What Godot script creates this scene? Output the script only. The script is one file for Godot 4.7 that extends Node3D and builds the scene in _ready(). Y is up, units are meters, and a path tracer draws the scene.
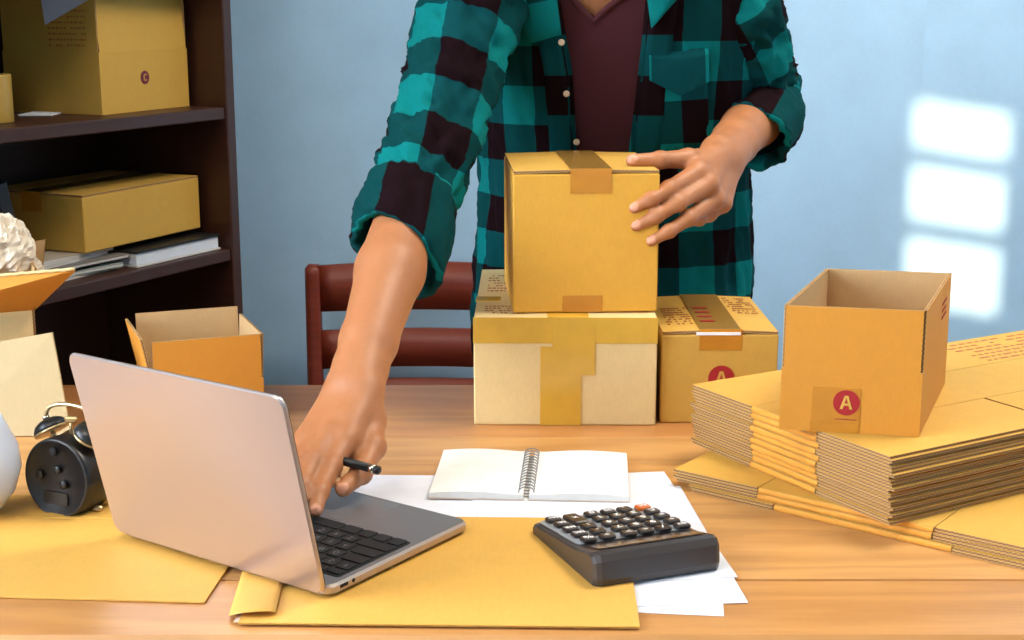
extends Node3D
# A packing desk: laptop, cartons, flattened boxes, a person in a checked shirt, a dark bookcase and a pale blue wall.
# Heights h below are above the table top (TT above the floor). P(), V() turn a photo pixel into a point on a
# horizontal plane or on an upright plane at a known distance.

const F := 1450.0
const TT := 0.75
const CH := 0.49
const WALL_Z := 2.75
var TILT := atan(320.0 / 1450.0)
var M := {}
var taken := {}
var rng := RandomNumberGenerator.new()
var noise := FastNoiseLite.new()

func _ready():
	rng.seed = 11
	noise.seed = 5
	noise.frequency = 1.0
	noise.noise_type = FastNoiseLite.TYPE_SIMPLEX_SMOOTH
	make_camera_and_light()
	make_materials()
	make_room()
	make_desk()
	make_bookcase()
	make_chair()
	make_person()
	make_cartons()
	make_flat_boxes()
	make_left_cartons()
	make_shelf_things()
	make_laptop()
	make_paper_things()
	make_notebook()
	make_calculator()
	make_clock_and_mug()

# ------------------------------------------------------------------ camera and light
func make_camera_and_light():
	var cam := Camera3D.new()
	cam.name = "camera"
	cam.fov = rad_to_deg(2.0 * atan(320.0 / F))
	cam.position = Vector3(0, TT + CH, 0)
	cam.rotation = Vector3(-TILT, 0, 0)
	cam.near = 0.05
	cam.far = 100.0
	add_child(cam)
	cam.current = true
	var sky_mat := ProceduralSkyMaterial.new()
	sky_mat.sky_top_color = Color(0.84, 0.89, 0.96)
	sky_mat.sky_horizon_color = Color(0.97, 0.97, 0.97)
	sky_mat.ground_bottom_color = Color(0.50, 0.48, 0.44)
	sky_mat.ground_horizon_color = Color(0.75, 0.75, 0.73)
	sky_mat.sky_energy_multiplier = 3.4
	sky_mat.ground_energy_multiplier = 2.3
	sky_mat.sun_angle_max = 1.0
	var sky := Sky.new()
	sky.sky_material = sky_mat
	var env := Environment.new()
	env.background_mode = Environment.BG_SKY
	env.sky = sky
	env.tonemap_mode = Environment.TONE_MAPPER_LINEAR
	env.tonemap_exposure = 1.2
	env.sdfgi_enabled = true
	env.ssao_enabled = true
	env.ssil_enabled = true
	var we := WorldEnvironment.new()
	we.name = "world"
	we.environment = env
	add_child(we)
	var sun := DirectionalLight3D.new()
	sun.name = "sun"
	sun.light_color = Color(1.0, 0.90, 0.78)
	sun.light_energy = 2.2
	sun.light_angular_distance = 0.5
	sun.shadow_enabled = true
	add_child(sun)
	sun.look_at_from_position(Vector3(0, 3, 0), Vector3(0, 3, 0) + SUN_TO, Vector3.UP)

const SUN_TO := Vector3(-0.05, -0.287, -1.0)

# ------------------------------------------------------------------ from a photo pixel to a point
func ray(px: float, py: float) -> Vector3:
	return Vector3((px - 512.0) / F, -(py - 320.0) / F, -1.0).rotated(Vector3.RIGHT, -TILT)

func P(px: float, py: float, h := 0.0) -> Vector3:
	var r := ray(px, py)
	return Vector3(0, TT + CH, 0) + r * ((h - CH) / r.y)

func V(px: float, py: float, z: float) -> Vector3:
	var r := ray(px, py)
	return Vector3(0, TT + CH, 0) + r * (-z / r.z)

# ------------------------------------------------------------------ nodes
func numbered(called: String) -> String:
	var n: int = taken.get(called, 0)
	taken[called] = n + 1
	return called if n == 0 else "%s_%03d" % [called, n]

func obj(called: String, mesh: Mesh, mat, parent: Node = null, at := Vector3.ZERO) -> MeshInstance3D:
	var o := MeshInstance3D.new()
	o.mesh = mesh
	if mat is Array:
		for i in mat.size():
			o.set_surface_override_material(i, mat[i])
	elif mat != null:
		for i in mesh.get_surface_count():
			o.set_surface_override_material(i, mat)
	o.position = at
	if parent == null:
		o.name = numbered(called)
		add_child(o)
	else:
		o.name = called
		parent.add_child(o, true)
	return o

func thing(called: String, label: String, category: String, at := Vector3.ZERO, group := "") -> Node3D:
	var o := Node3D.new()
	o.name = numbered(called)
	o.position = at
	add_child(o)
	return tag(o, label, category, group)

func tag(o: Node3D, label: String, category: String, group := "") -> Node3D:
	o.set_meta("label", label)
	o.set_meta("category", category)
	if group:
		o.set_meta("group", group)
	return o

func struct(called: String, mesh: Mesh, mat, label := "", parent: Node = null) -> MeshInstance3D:
	var o := obj(called, mesh, mat, parent)
	if parent == null:
		o.set_meta("kind", "structure")
		if label:
			o.set_meta("label", label)
	return o

# ------------------------------------------------------------------ shapes
class Shape:
	var v := PackedVector3Array()
	var n := PackedVector3Array()
	var uv := PackedVector2Array()

	func tri(a: Vector3, b: Vector3, c: Vector3, out: Vector3, ua := Vector2.ZERO, ub := Vector2.ZERO, uc := Vector2.ZERO):
		var k := (c - a).cross(b - a)
		if k.length_squared() < 1e-18:
			return
		k = k.normalized()
		if k.dot(out) < 0.0:
			v.append_array([a, c, b])
			uv.append_array([ua, uc, ub])
			k = -k
		else:
			v.append_array([a, b, c])
			uv.append_array([ua, ub, uc])
		n.append_array([k, k, k])

	func face(p: Array, out: Vector3, t: Array = []):
		for i in range(1, p.size() - 1):
			if t.size():
				tri(p[0], p[i], p[i + 1], out, t[0], t[i], t[i + 1])
			else:
				tri(p[0], p[i], p[i + 1], out)

	func hexa(p: Array):
		# p: four bottom corners in a ring, then the four above them
		var c := Vector3.ZERO
		for q in p:
			c += q
		c /= 8.0
		for f in [[0, 1, 2, 3], [4, 5, 6, 7], [0, 1, 5, 4], [1, 2, 6, 5], [2, 3, 7, 6], [3, 0, 4, 7]]:
			var m: Vector3 = (p[f[0]] + p[f[1]] + p[f[2]] + p[f[3]]) / 4.0
			face([p[f[0]], p[f[1]], p[f[2]], p[f[3]]], m - c)

	func box(lo: Vector3, hi: Vector3):
		hexa([Vector3(lo.x, lo.y, lo.z), Vector3(hi.x, lo.y, lo.z), Vector3(hi.x, lo.y, hi.z), Vector3(lo.x, lo.y, hi.z),
			Vector3(lo.x, hi.y, lo.z), Vector3(hi.x, hi.y, lo.z), Vector3(hi.x, hi.y, hi.z), Vector3(lo.x, hi.y, hi.z)])

	func bevel(c: Vector3, size: Vector3, b: float, turn := Basis()):
		var h := size / 2.0
		var q := {}
		for sx in [-1, 1]:
			for sy in [-1, 1]:
				for sz in [-1, 1]:
					var s := Vector3(sx, sy, sz)
					for ax in 3:
						var e := h - Vector3(b, b, b)
						e[ax] = h[ax]
						q[[sx, sy, sz, ax]] = c + turn * (e * s)
		for ax in 3:
			var u := (ax + 1) % 3
			var w := (ax + 2) % 3
			for s in [-1, 1]:
				var ring := []
				for k in [[-1, -1], [1, -1], [1, 1], [-1, 1]]:
					var g := [0, 0, 0]
					g[ax] = s
					g[u] = k[0]
					g[w] = k[1]
					ring.append(q[[g[0], g[1], g[2], ax]])
				var out := Vector3.ZERO
				out[ax] = s
				face(ring, turn * out)
				for k in [-1, 1]:
					# the edge between face (ax, s) and face (u, k), along w
					var ga := [0, 0, 0]
					ga[ax] = s
					ga[u] = k
					var a := ga.duplicate()
					a[w] = -1
					var d := ga.duplicate()
					d[w] = 1
					var o2 := Vector3.ZERO
					o2[ax] = s
					o2[u] = k
					face([q[[a[0], a[1], a[2], ax]], q[[d[0], d[1], d[2], ax]], q[[d[0], d[1], d[2], u]], q[[a[0], a[1], a[2], u]]], turn * o2)
		for sx in [-1, 1]:
			for sy in [-1, 1]:
				for sz in [-1, 1]:
					face([q[[sx, sy, sz, 0]], q[[sx, sy, sz, 1]], q[[sx, sy, sz, 2]]], turn * Vector3(sx, sy, sz))

	func prism(p: Array, off: Vector3):
		# a polygon in space, thickened by off
		var k := Vector3.ZERO
		for i in range(1, p.size() - 1):
			k += (p[i + 1] - p[0]).cross(p[i] - p[0])
		k = k.normalized()
		var e1: Vector3 = (p[1] - p[0]).normalized()
		var e2 := k.cross(e1)
		var flat := PackedVector2Array()
		for q in p:
			flat.append(Vector2((q - p[0]).dot(e1), (q - p[0]).dot(e2)))
		var ix := Geometry2D.triangulate_polygon(flat)
		var up := k if k.dot(off) < 0.0 else -k
		var mid := Vector3.ZERO
		for q in p:
			mid += q
		mid /= p.size()
		for i in range(0, ix.size(), 3):
			tri(p[ix[i]], p[ix[i + 1]], p[ix[i + 2]], up, flat[ix[i]], flat[ix[i + 1]], flat[ix[i + 2]])
			tri(p[ix[i]] + off, p[ix[i + 1]] + off, p[ix[i + 2]] + off, -up, flat[ix[i]], flat[ix[i + 1]], flat[ix[i + 2]])
		for i in p.size():
			var a: Vector3 = p[i]
			var b: Vector3 = p[(i + 1) % p.size()]
			face([a, b, b + off, a + off], (a + b) / 2.0 - mid)

	func add_to(m: ArrayMesh):
		if v.is_empty():
			return
		var a := []
		a.resize(Mesh.ARRAY_MAX)
		a[Mesh.ARRAY_VERTEX] = v
		a[Mesh.ARRAY_NORMAL] = n
		a[Mesh.ARRAY_TEX_UV] = uv
		m.add_surface_from_arrays(Mesh.PRIMITIVE_TRIANGLES, a)

	func mesh() -> ArrayMesh:
		var m := ArrayMesh.new()
		add_to(m)
		return m

func bevel_mesh(size: Vector3, b: float) -> ArrayMesh:
	var s := Shape.new()
	s.bevel(Vector3.ZERO, size, b)
	return s.mesh()

func box_between(lo: Vector3, hi: Vector3, b: float) -> ArrayMesh:
	var s := Shape.new()
	s.bevel((lo + hi) / 2.0, (hi - lo).abs(), b)
	return s.mesh()

func round_outline(w: float, d: float, r: float, seg := 5) -> PackedVector2Array:
	var out := PackedVector2Array()
	for q in 4:
		var c := Vector2((w / 2.0 - r) * [1, -1, -1, 1][q], (d / 2.0 - r) * [1, 1, -1, -1][q])
		for i in seg + 1:
			var a := PI / 2.0 * (q + float(i) / seg)
			out.append(c + Vector2(cos(a), sin(a)) * r)
	return out

# an outline in x, z raised from y0 to y1 with bevelled rims
func slab_mesh(o: PackedVector2Array, y0: float, y1: float, b := 0.0) -> ArrayMesh:
	var rows := [[y0, b], [y0 + b, 0.0], [y1 - b, 0.0], [y1, b]] if b > 0.0 else [[y0, 0.0], [y1, 0.0]]
	var s := Shape.new()
	var c := Vector2.ZERO
	for q in o:
		c += q
	c /= o.size()
	var rings := []
	for r in rows:
		var ring := []
		for q in o:
			var e: Vector2 = q - (q - c).normalized() * r[1]
			ring.append(Vector3(e.x, r[0], e.y))
		rings.append(ring)
	for k in rings.size() - 1:
		for i in o.size():
			var j := (i + 1) % o.size()
			var out2: Vector2 = (o[i] + o[j]) / 2.0 - c
			s.face([rings[k][i], rings[k][j], rings[k + 1][j], rings[k + 1][i]], Vector3(out2.x, 0, out2.y))
	for e in [[0, -1.0], [rings.size() - 1, 1.0]]:
		var mid := Vector3(c.x, rings[e[0]][0].y, c.y)
		for i in o.size():
			s.tri(mid, rings[e[0]][i], rings[e[0]][(i + 1) % o.size()], Vector3(0, e[1], 0))
	return s.mesh()

# a smooth sheet through rows of points; wrap closes each row into a ring, caps close the ends
func grid_mesh(rows: Array, wrap: bool, caps := false, uvs: Array = [], flip := false) -> ArrayMesh:
	var st := SurfaceTool.new()
	st.begin(Mesh.PRIMITIVE_TRIANGLES)
	var nv: int = rows[0].size()
	for i in rows.size():
		for j in nv:
			st.set_smooth_group(0)
			st.set_uv(uvs[i][j] if uvs.size() else Vector2(float(j) / nv, float(i) / rows.size()))
			st.add_vertex(rows[i][j])
	var last := nv if wrap else nv - 1
	for i in rows.size() - 1:
		for j in last:
			var a := i * nv + j
			var b := i * nv + (j + 1) % nv
			var ix := [a, b, a + nv, b, b + nv, a + nv] if flip else [a, a + nv, b, b, a + nv, b + nv]
			for k in ix:
				st.add_index(k)
	if caps:
		for e in [0, rows.size() - 1]:
			var c := Vector3.ZERO
			for q in rows[e]:
				c += q
			st.set_uv(Vector2.ZERO)
			st.add_vertex(c / nv)
			var m := rows.size() * nv + (0 if e == 0 else 1)
			for j in nv:
				var a: int = e * nv + j
				var b: int = e * nv + (j + 1) % nv
				var first: bool = (e == 0) != flip
				for k in ([m, a, b] if first else [m, b, a]):
					st.add_index(k)
	st.generate_normals()
	return st.commit()

func lathe(profile: Array, seg := 32, around := Vector3.UP, at := Vector3.ZERO) -> ArrayMesh:
	var turn := Basis(Quaternion(Vector3.UP, around.normalized())) if absf(around.normalized().dot(Vector3.UP)) < 0.9999 else Basis()
	var rows := []
	for p in profile:
		var row := []
		for j in seg:
			var a := TAU * j / seg
			row.append(at + turn * Vector3(cos(a) * maxf(p[0], 0.00005), p[1], sin(a) * maxf(p[0], 0.00005)))
		rows.append(row)
	return grid_mesh(rows, true, true, [], true)

func spline(pts: Array, n: int) -> Array:
	# Catmull-Rom through arrays of numbers or vectors
	var out := []
	for i in n + 1:
		var t := float(i) / n * (pts.size() - 1)
		var k := mini(int(t), pts.size() - 2)
		var f := t - k
		var a = pts[maxi(k - 1, 0)]
		var b = pts[k]
		var c = pts[k + 1]
		var d = pts[mini(k + 2, pts.size() - 1)]
		out.append(0.5 * ((2.0 * b) + (c - a) * f + (2.0 * a - 5.0 * b + 4.0 * c - d) * f * f + (3.0 * b - a - 3.0 * c + d) * f * f * f))
	return out

func frames(path: Array, side: Vector3) -> Array:
	var out := []
	var n := side
	for i in path.size():
		var t: Vector3 = (path[mini(i + 1, path.size() - 1)] - path[maxi(i - 1, 0)]).normalized()
		n = (n - t * n.dot(t)).normalized()
		out.append([n, t.cross(n), t])
	return out

func tube(path: Array, radius, seg := 8, caps := true) -> ArrayMesh:
	var side := Vector3.UP if absf((path[1] - path[0]).normalized().y) < 0.9 else Vector3.RIGHT
	var fr := frames(path, side)
	var rows := []
	for i in path.size():
		var r: float = radius[i] if radius is Array else radius
		var row := []
		for j in seg:
			var a := TAU * j / seg
			row.append(path[i] + (fr[i][0] * cos(a) + fr[i][1] * sin(a)) * r)
		rows.append(row)
	return grid_mesh(rows, true, caps)

# corrugated board: a sheet at o spanned by ax and ay, outer face towards ax x ay, t thick
func board(called: String, parent: Node, o: Vector3, ax: Vector3, ay: Vector3, t: float, mats: Array) -> MeshInstance3D:
	var nn := ax.cross(ay).normalized()
	var m := ArrayMesh.new()
	var c := [o, o + ax, o + ax + ay, o + ay]
	var d := []
	for q in c:
		d.append(q - nn * t)
	var lx := ax.length()
	var ly := ay.length()
	var a := Shape.new()
	a.face(c, nn, [Vector2(0, 0), Vector2(lx, 0), Vector2(lx, ly), Vector2(0, ly)])
	a.add_to(m)
	a = Shape.new()
	a.face(d, -nn, [Vector2(0, 0), Vector2(lx, 0), Vector2(lx, ly), Vector2(0, ly)])
	a.add_to(m)
	a = Shape.new()
	var mid := o + (ax + ay) / 2.0
	for i in 4:
		var j := (i + 1) % 4
		var l: float = c[i].distance_to(c[j]) / 0.02
		a.face([c[i], c[j], d[j], d[i]], (c[i] + c[j]) / 2.0 - mid, [Vector2(0, 0), Vector2(l, 0), Vector2(l, 1), Vector2(0, 1)])
	a.add_to(m)
	return obj(called, m, mats, parent)

# ------------------------------------------------------------------ materials
func plain(color: Color, rough := 0.7, metal := 0.0, tex: Texture2D = null, scale := Vector3.ONE, world := false) -> StandardMaterial3D:
	var m := StandardMaterial3D.new()
	m.albedo_color = color
	m.roughness = rough
	m.metallic = metal
	if tex:
		m.albedo_texture = tex
		m.uv1_triplanar = true
		m.uv1_world_triplanar = world
		m.uv1_scale = scale
	return m

func c8(r: int, g: int, b: int) -> Color:
	return Color(r / 255.0, g / 255.0, b / 255.0)

func picture(w: int, h: int, each: Callable) -> ImageTexture:
	var im := Image.create(w, h, false, Image.FORMAT_RGB8)
	for y in h:
		for x in w:
			im.set_pixel(x, y, each.call(x, y))
	return ImageTexture.create_from_image(im)

func ring_noise(x: float, y: float, w: float, h: float, fx: float, fy: float, z := 0.0) -> float:
	# noise that repeats after w by h pixels along x only (a slow drift hides the join along y)
	var a := TAU * x / w
	return noise.get_noise_3d(cos(a) * fx + z, sin(a) * fx - z, y / h * fy)

func make_materials():
	var fibre := picture(256, 256, func(x, y):
		var k := 0.97 + 0.018 * noise.get_noise_2d(x * 0.25, y * 0.05) + 0.015 * noise.get_noise_2d(x * 0.03 + 40.0, y * 0.03) + rng.randf_range(-0.012, 0.012)
		return Color(k, k, k))
	var blotch := picture(256, 256, func(x, y):
		var k := 0.96 + 0.03 * noise.get_noise_2d(x * 0.02, y * 0.02) + rng.randf_range(-0.008, 0.008)
		return Color(k, k, k))
	var wood := picture(1024, 384, func(x, y):
		var fx: float = x / 1024.0
		var warp := noise.get_noise_2d(fx * 3.0, y * 0.02) * 9.0
		var rings := sin((y + warp * 2.2 + noise.get_noise_2d(fx * 1.4 + 9.0, y * 0.008) * 40.0) * 0.19)
		var fine := noise.get_noise_2d(fx * 14.0, y * 0.55)
		var pore := noise.get_noise_2d(fx * 60.0 + 7.0, y * 1.3)
		var k := 0.90 + 0.035 * rings + 0.045 * fine - 0.07 * maxf(pore - 0.35, 0.0)
		return Color(k, k * (0.975 + 0.012 * rings), k * (0.94 + 0.025 * rings)))
	var dark := picture(512, 256, func(x, y):
		var k := 0.85 + 0.1 * noise.get_noise_2d(x * 0.008, y * 0.2) + 0.05 * noise.get_noise_2d(x * 0.03, y * 0.9)
		return Color(k, k * 0.98, k * 0.96))
	var flute := picture(192, 32, func(x, y):
		var t: float = y / 31.0
		if t < 0.14 or t > 0.86:
			return c8(206, 164, 98)
		var wave := 0.5 + 0.33 * sin(TAU * x / 48.0)
		var near: float = absf(t - wave)
		return c8(196, 152, 96) if near < 0.14 else c8(104, 70, 42))
	var check := picture(256, 256, func(x, y):
		var twill := 0.9 + 0.1 * sin((x + y) * 1.9) + rng.randf_range(-0.05, 0.05)
		var a: bool = x < 128
		var b: bool = y < 128
		var c := c8(10, 126, 124)
		if not a and not b:
			c = c8(26, 10, 15)
		elif a != b:
			c = c8(6, 66, 68) if a else c8(8, 72, 76)
		return Color(c.r * twill, c.g * twill, c.b * twill))
	var skin_tex := picture(128, 128, func(x, y):
		var k := 0.96 + 0.03 * noise.get_noise_2d(x * 0.08, y * 0.08) + rng.randf_range(-0.025, 0.02)
		return Color(k, k * 0.985, k * 0.975))
	M.wall = plain(c8(180, 217, 244), 0.85, 0.0, blotch, Vector3(1.3, 1.3, 1.3), true)
	M.ceiling = plain(c8(240, 240, 236), 0.9, 0.0, blotch, Vector3(1, 1, 1), true)
	M.floor = plain(c8(168, 140, 112), 0.5, 0.0, wood, Vector3(0.7, 0.7, 1.8), true)
	M.frame = plain(c8(236, 236, 232), 0.5, 0.0, blotch)
	M.planks = []
	for i in 7:
		var m := plain([c8(206, 150, 88), c8(214, 162, 100), c8(216, 164, 100), c8(212, 158, 94), c8(214, 162, 100), c8(202, 144, 86), c8(192, 130, 76)][i], 0.38, 0.0, wood, Vector3(0.62, 0.62, 1.9), true)
		m.uv1_offset = Vector3(0.5, 0.21 * i, 0.0)
		M.planks.append(m)
	M.desk = plain(c8(196, 140, 84), 0.45, 0.0, wood, Vector3(1, 1, 1))
	M.dark = plain(c8(74, 40, 28), 0.42, 0.0, dark, Vector3(1.2, 1.2, 1.2))
	M.chair = plain(c8(142, 54, 30), 0.42, 0.0, dark, Vector3(2, 2, 2))
	M.kraft = plain(c8(222, 164, 54), 0.72, 0.0, fibre, Vector3(5, 5, 5))
	M.kraft2 = plain(c8(210, 163, 68), 0.72, 0.0, fibre, Vector3(5, 5, 5))
	M.kraft3 = plain(c8(215, 144, 44), 0.72, 0.0, fibre, Vector3(5, 5, 5))
	M.liner = plain(c8(204, 168, 118), 0.85, 0.0, fibre, Vector3(5, 5, 5))
	M.cream = plain(c8(230, 202, 142), 0.75, 0.0, fibre, Vector3(5, 5, 5))
	M.edge = StandardMaterial3D.new()
	M.edge.albedo_texture = flute
	M.edge.roughness = 0.9
	M.fold = plain(c8(226, 156, 52), 0.7, 0.0, fibre, Vector3(5, 5, 5))
	M.tape = plain(c8(220, 172, 62), 0.18, 0.0, blotch, Vector3(6, 6, 6))
	M.tape2 = plain(c8(204, 136, 44), 0.22, 0.0, blotch, Vector3(6, 6, 6))
	M.tape_dark = plain(c8(150, 112, 50), 0.25, 0.0, blotch, Vector3(6, 6, 6))
	M.red = plain(c8(166, 28, 30), 0.6)
	M.print = plain(c8(170, 92, 48), 0.7)
	M.envelope = plain(c8(220, 168, 76), 0.6, 0.0, fibre, Vector3(3, 3, 3))
	M.paper = plain(c8(226, 230, 240), 0.8, 0.0, blotch, Vector3(4, 4, 4))
	M.page = plain(c8(240, 239, 234), 0.8, 0.0, blotch, Vector3(4, 4, 4))
	M.card = plain(c8(206, 186, 170), 0.7)
	M.silver = plain(c8(196, 180, 172), 0.34, 0.85)
	M.base = plain(c8(186, 170, 158), 0.36, 0.7)
	M.legend = plain(c8(232, 232, 232), 0.6)
	M.deck = plain(c8(150, 146, 146), 0.4, 0.7)
	M.pad = plain(c8(158, 154, 154), 0.3, 0.7)
	M.black = plain(c8(18, 18, 20), 0.45)
	M.key = plain(c8(22, 22, 25), 0.5)
	M.screen = plain(c8(12, 12, 14), 0.15)
	M.white = plain(c8(240, 240, 240), 0.6)
	M.calc = plain(c8(58, 52, 50), 0.3)
	M.calc_plate = plain(c8(160, 166, 172), 0.35, 0.3)
	M.calc_key = plain(c8(40, 34, 34), 0.3)
	M.calc_orange = plain(c8(200, 98, 30), 0.35)
	M.calc_glass = plain(c8(96, 78, 66), 0.12)
	M.chrome = plain(c8(214, 206, 192), 0.18, 1.0)
	M.brass = plain(c8(206, 178, 130), 0.3, 0.8)
	M.clock = plain(c8(24, 22, 22), 0.35)
	M.ceramic = plain(c8(206, 213, 228), 0.4)
	M.tan = plain(c8(192, 170, 126), 0.75, 0.0, fibre, Vector3(5, 5, 5))
	M.ring = plain(c8(140, 140, 142), 0.35, 0.5)
	M.print_soft = plain(c8(180, 104, 36), 0.7)
	M.shirt = StandardMaterial3D.new()
	M.shirt.albedo_texture = check
	M.shirt.roughness = 0.95
	M.shirt.metallic_specular = 0.2
	M.tee = plain(c8(74, 26, 34), 0.95, 0.0, fibre, Vector3(8, 8, 8))
	M.trousers = plain(c8(38, 42, 58), 0.9, 0.0, fibre, Vector3(6, 6, 6))
	M.shoe = plain(c8(30, 26, 24), 0.5)
	M.hair = plain(c8(22, 18, 16), 0.6)
	M.eye = plain(c8(40, 28, 24), 0.2)
	M.lip = plain(c8(160, 86, 74), 0.5)
	M.skin = plain(Color.WHITE, 0.5, 0.0, skin_tex, Vector3(9, 9, 9))
	M.skin.vertex_color_use_as_albedo = true
	M.skin.subsurf_scatter_enabled = true
	M.skin.subsurf_scatter_strength = 0.08
	M.button = plain(c8(206, 176, 140), 0.4)
	M.wrap = plain(c8(236, 222, 200), 0.9, 0.0, fibre, Vector3(6, 6, 6))
	M.maroon = plain(c8(110, 30, 48), 0.6)
	M.page_dull = plain(c8(206, 202, 196), 0.8)
	M.tape_green = plain(c8(176, 140, 62), 0.35)
	M.hollow = plain(c8(14, 12, 12), 0.8)

# ------------------------------------------------------------------ the room
const FRONT_TURN := 0.489   # the wall behind the camera runs at an angle
const FRONT_AT := Vector3(0.3, 0, 2.1)

func make_room():
	var s := Shape.new()
	s.box(Vector3(-2.1, -0.1, -2.95), Vector3(2.5, 0.0, 3.6))
	struct("floor", s.mesh(), M.floor, "brown wooden floor under the desk")
	s = Shape.new()
	s.prism([Vector3(-2.1, 2.7, -2.95), Vector3(2.5, 2.7, -2.95), Vector3(2.5, 2.7, 3.28), Vector3(-2.1, 2.7, 0.83)], Vector3(0, 0.12, 0))
	struct("ceiling", s.mesh(), M.ceiling, "plain white ceiling over the room")
	s = Shape.new()
	s.box(Vector3(-2.1, 0, -WALL_Z - 0.15), Vector3(2.5, 2.7, -WALL_Z))
	struct("wall_back", s.mesh(), M.wall, "pale blue painted wall behind the person")
	s = Shape.new()
	s.box(Vector3(2.2, 0, -WALL_Z), Vector3(2.35, 2.7, 3.5))
	struct("wall_right", s.mesh(), M.wall, "pale blue painted wall at the right of the room")
	# left wall with a wide window
	var z0 := -1.25
	var z1 := 0.8
	var y0 := 0.85
	var y1 := 2.45
	s = Shape.new()
	s.box(Vector3(-2.05, 0, -WALL_Z), Vector3(-1.9, 2.7, z0))
	s.box(Vector3(-2.05, 0, z1), Vector3(-1.9, 2.7, 1.6))
	s.box(Vector3(-2.05, 0, z0), Vector3(-1.9, y0, z1))
	s.box(Vector3(-2.05, y1, z0), Vector3(-1.9, 2.7, z1))
	struct("wall_left", s.mesh(), M.wall, "pale blue painted wall with the wide window")
	var w := Node3D.new()
	w.name = "window_1"
	w.set_meta("kind", "structure")
	w.set_meta("label", "wide white window in the left wall")
	w.position = Vector3(-1.97, y0, (z0 + z1) / 2.0)
	add_child(w)
	var half := (z1 - z0) / 2.0
	var hh := y1 - y0
	s = Shape.new()
	s.box(Vector3(-0.06, 0, -half), Vector3(0.06, 0.05, half))
	s.box(Vector3(-0.06, hh - 0.05, -half), Vector3(0.06, hh, half))
	s.box(Vector3(-0.06, 0, -half), Vector3(0.06, hh, -half + 0.05))
	s.box(Vector3(-0.06, 0, half - 0.05), Vector3(0.06, hh, half))
	obj("window_frame", s.mesh(), M.frame, w)
	for k in [-1, 1]:
		obj("mullion", box_between(Vector3(-0.03, 0.05, k * half / 3.0 - 0.02), Vector3(0.03, hh - 0.05, k * half / 3.0 + 0.02), 0.004), M.frame, w)
	# the wall behind the camera with a narrow barred window that lets the sun in
	var turn := Basis(Vector3.UP, -FRONT_TURN)
	var patch := V(962, 206, WALL_Z)
	var nn := turn * Vector3(0, 0, -1)
	var t := (FRONT_AT - patch).dot(nn) / (-SUN_TO).dot(nn)
	var c := turn.inverse() * (patch - SUN_TO * t - FRONT_AT)
	var wd := 0.125
	var ht := 0.200
	s = Shape.new()
	s.box(Vector3(-3.0, 0, 0), Vector3(c.x - wd, 2.7, 0.05))
	s.box(Vector3(c.x + wd, 0, 0), Vector3(2.6, 2.7, 0.05))
	s.box(Vector3(c.x - wd, 0, 0), Vector3(c.x + wd, c.y - ht, 0.05))
	s.box(Vector3(c.x - wd, c.y + ht, 0), Vector3(c.x + wd, 2.7, 0.05))
	var wf := struct("wall_front", s.mesh(), M.wall, "pale blue painted wall behind the camera")
	wf.transform = Transform3D(turn, FRONT_AT)
	w = Node3D.new()
	w.name = "window_2"
	w.set_meta("kind", "structure")
	w.set_meta("label", "narrow barred window behind the camera that lets the sun in")
	w.transform = Transform3D(turn, FRONT_AT + turn * (c + Vector3(0, -ht, 0.02)))
	add_child(w)
	for k in [0.150, 0.288]:
		obj("bar", box_between(Vector3(-wd, k - 0.018, -0.008), Vector3(wd, k + 0.018, 0.008), 0.003), M.frame, w)
	for k in [-1, 1]:
		obj("jamb", box_between(Vector3(k * wd - 0.012, 0, -0.02), Vector3(k * wd + 0.012, 2.0 * ht, 0.02), 0.003), M.frame, w)
	# two ceiling light panels between the camera and the desk
	var glow := StandardMaterial3D.new()
	glow.albedo_color = Color(0.9, 0.9, 0.88)
	glow.emission_enabled = true
	glow.emission = Color(1.0, 0.95, 0.87)
	glow.emission_energy_multiplier = 1.5
	for k in 2:
		var lamp := thing("ceiling_light", ["square white ceiling light panel near the window side", "square white ceiling light panel away from the window side"][k], "light", [Vector3(-0.70, 2.7, -0.35), Vector3(0.95, 2.7, -1.6)][k], "ceiling lights")
		obj("light_frame", box_between(Vector3(-0.48, -0.05, -0.33), Vector3(0.48, 0.0, 0.33), 0.004), M.frame, lamp)
		obj("light_diffuser", box_between(Vector3(-0.45, -0.056, -0.3), Vector3(0.45, -0.045, 0.3), 0.003), glow, lamp)
		var al := AreaLight3D.new()
		al.name = "panel_light"
		al.area_size = Vector2(0.9, 0.6)
		al.light_color = Color(1.0, 0.955, 0.89)
		al.light_energy = LAMP[k]
		al.shadow_enabled = true
		al.area_range = 12.0
		al.position = Vector3(0, -0.07, 0)
		al.rotation_degrees = Vector3(-90, 0, 0)
		lamp.add_child(al)

const LAMP := [1.5, 3.4]

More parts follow.
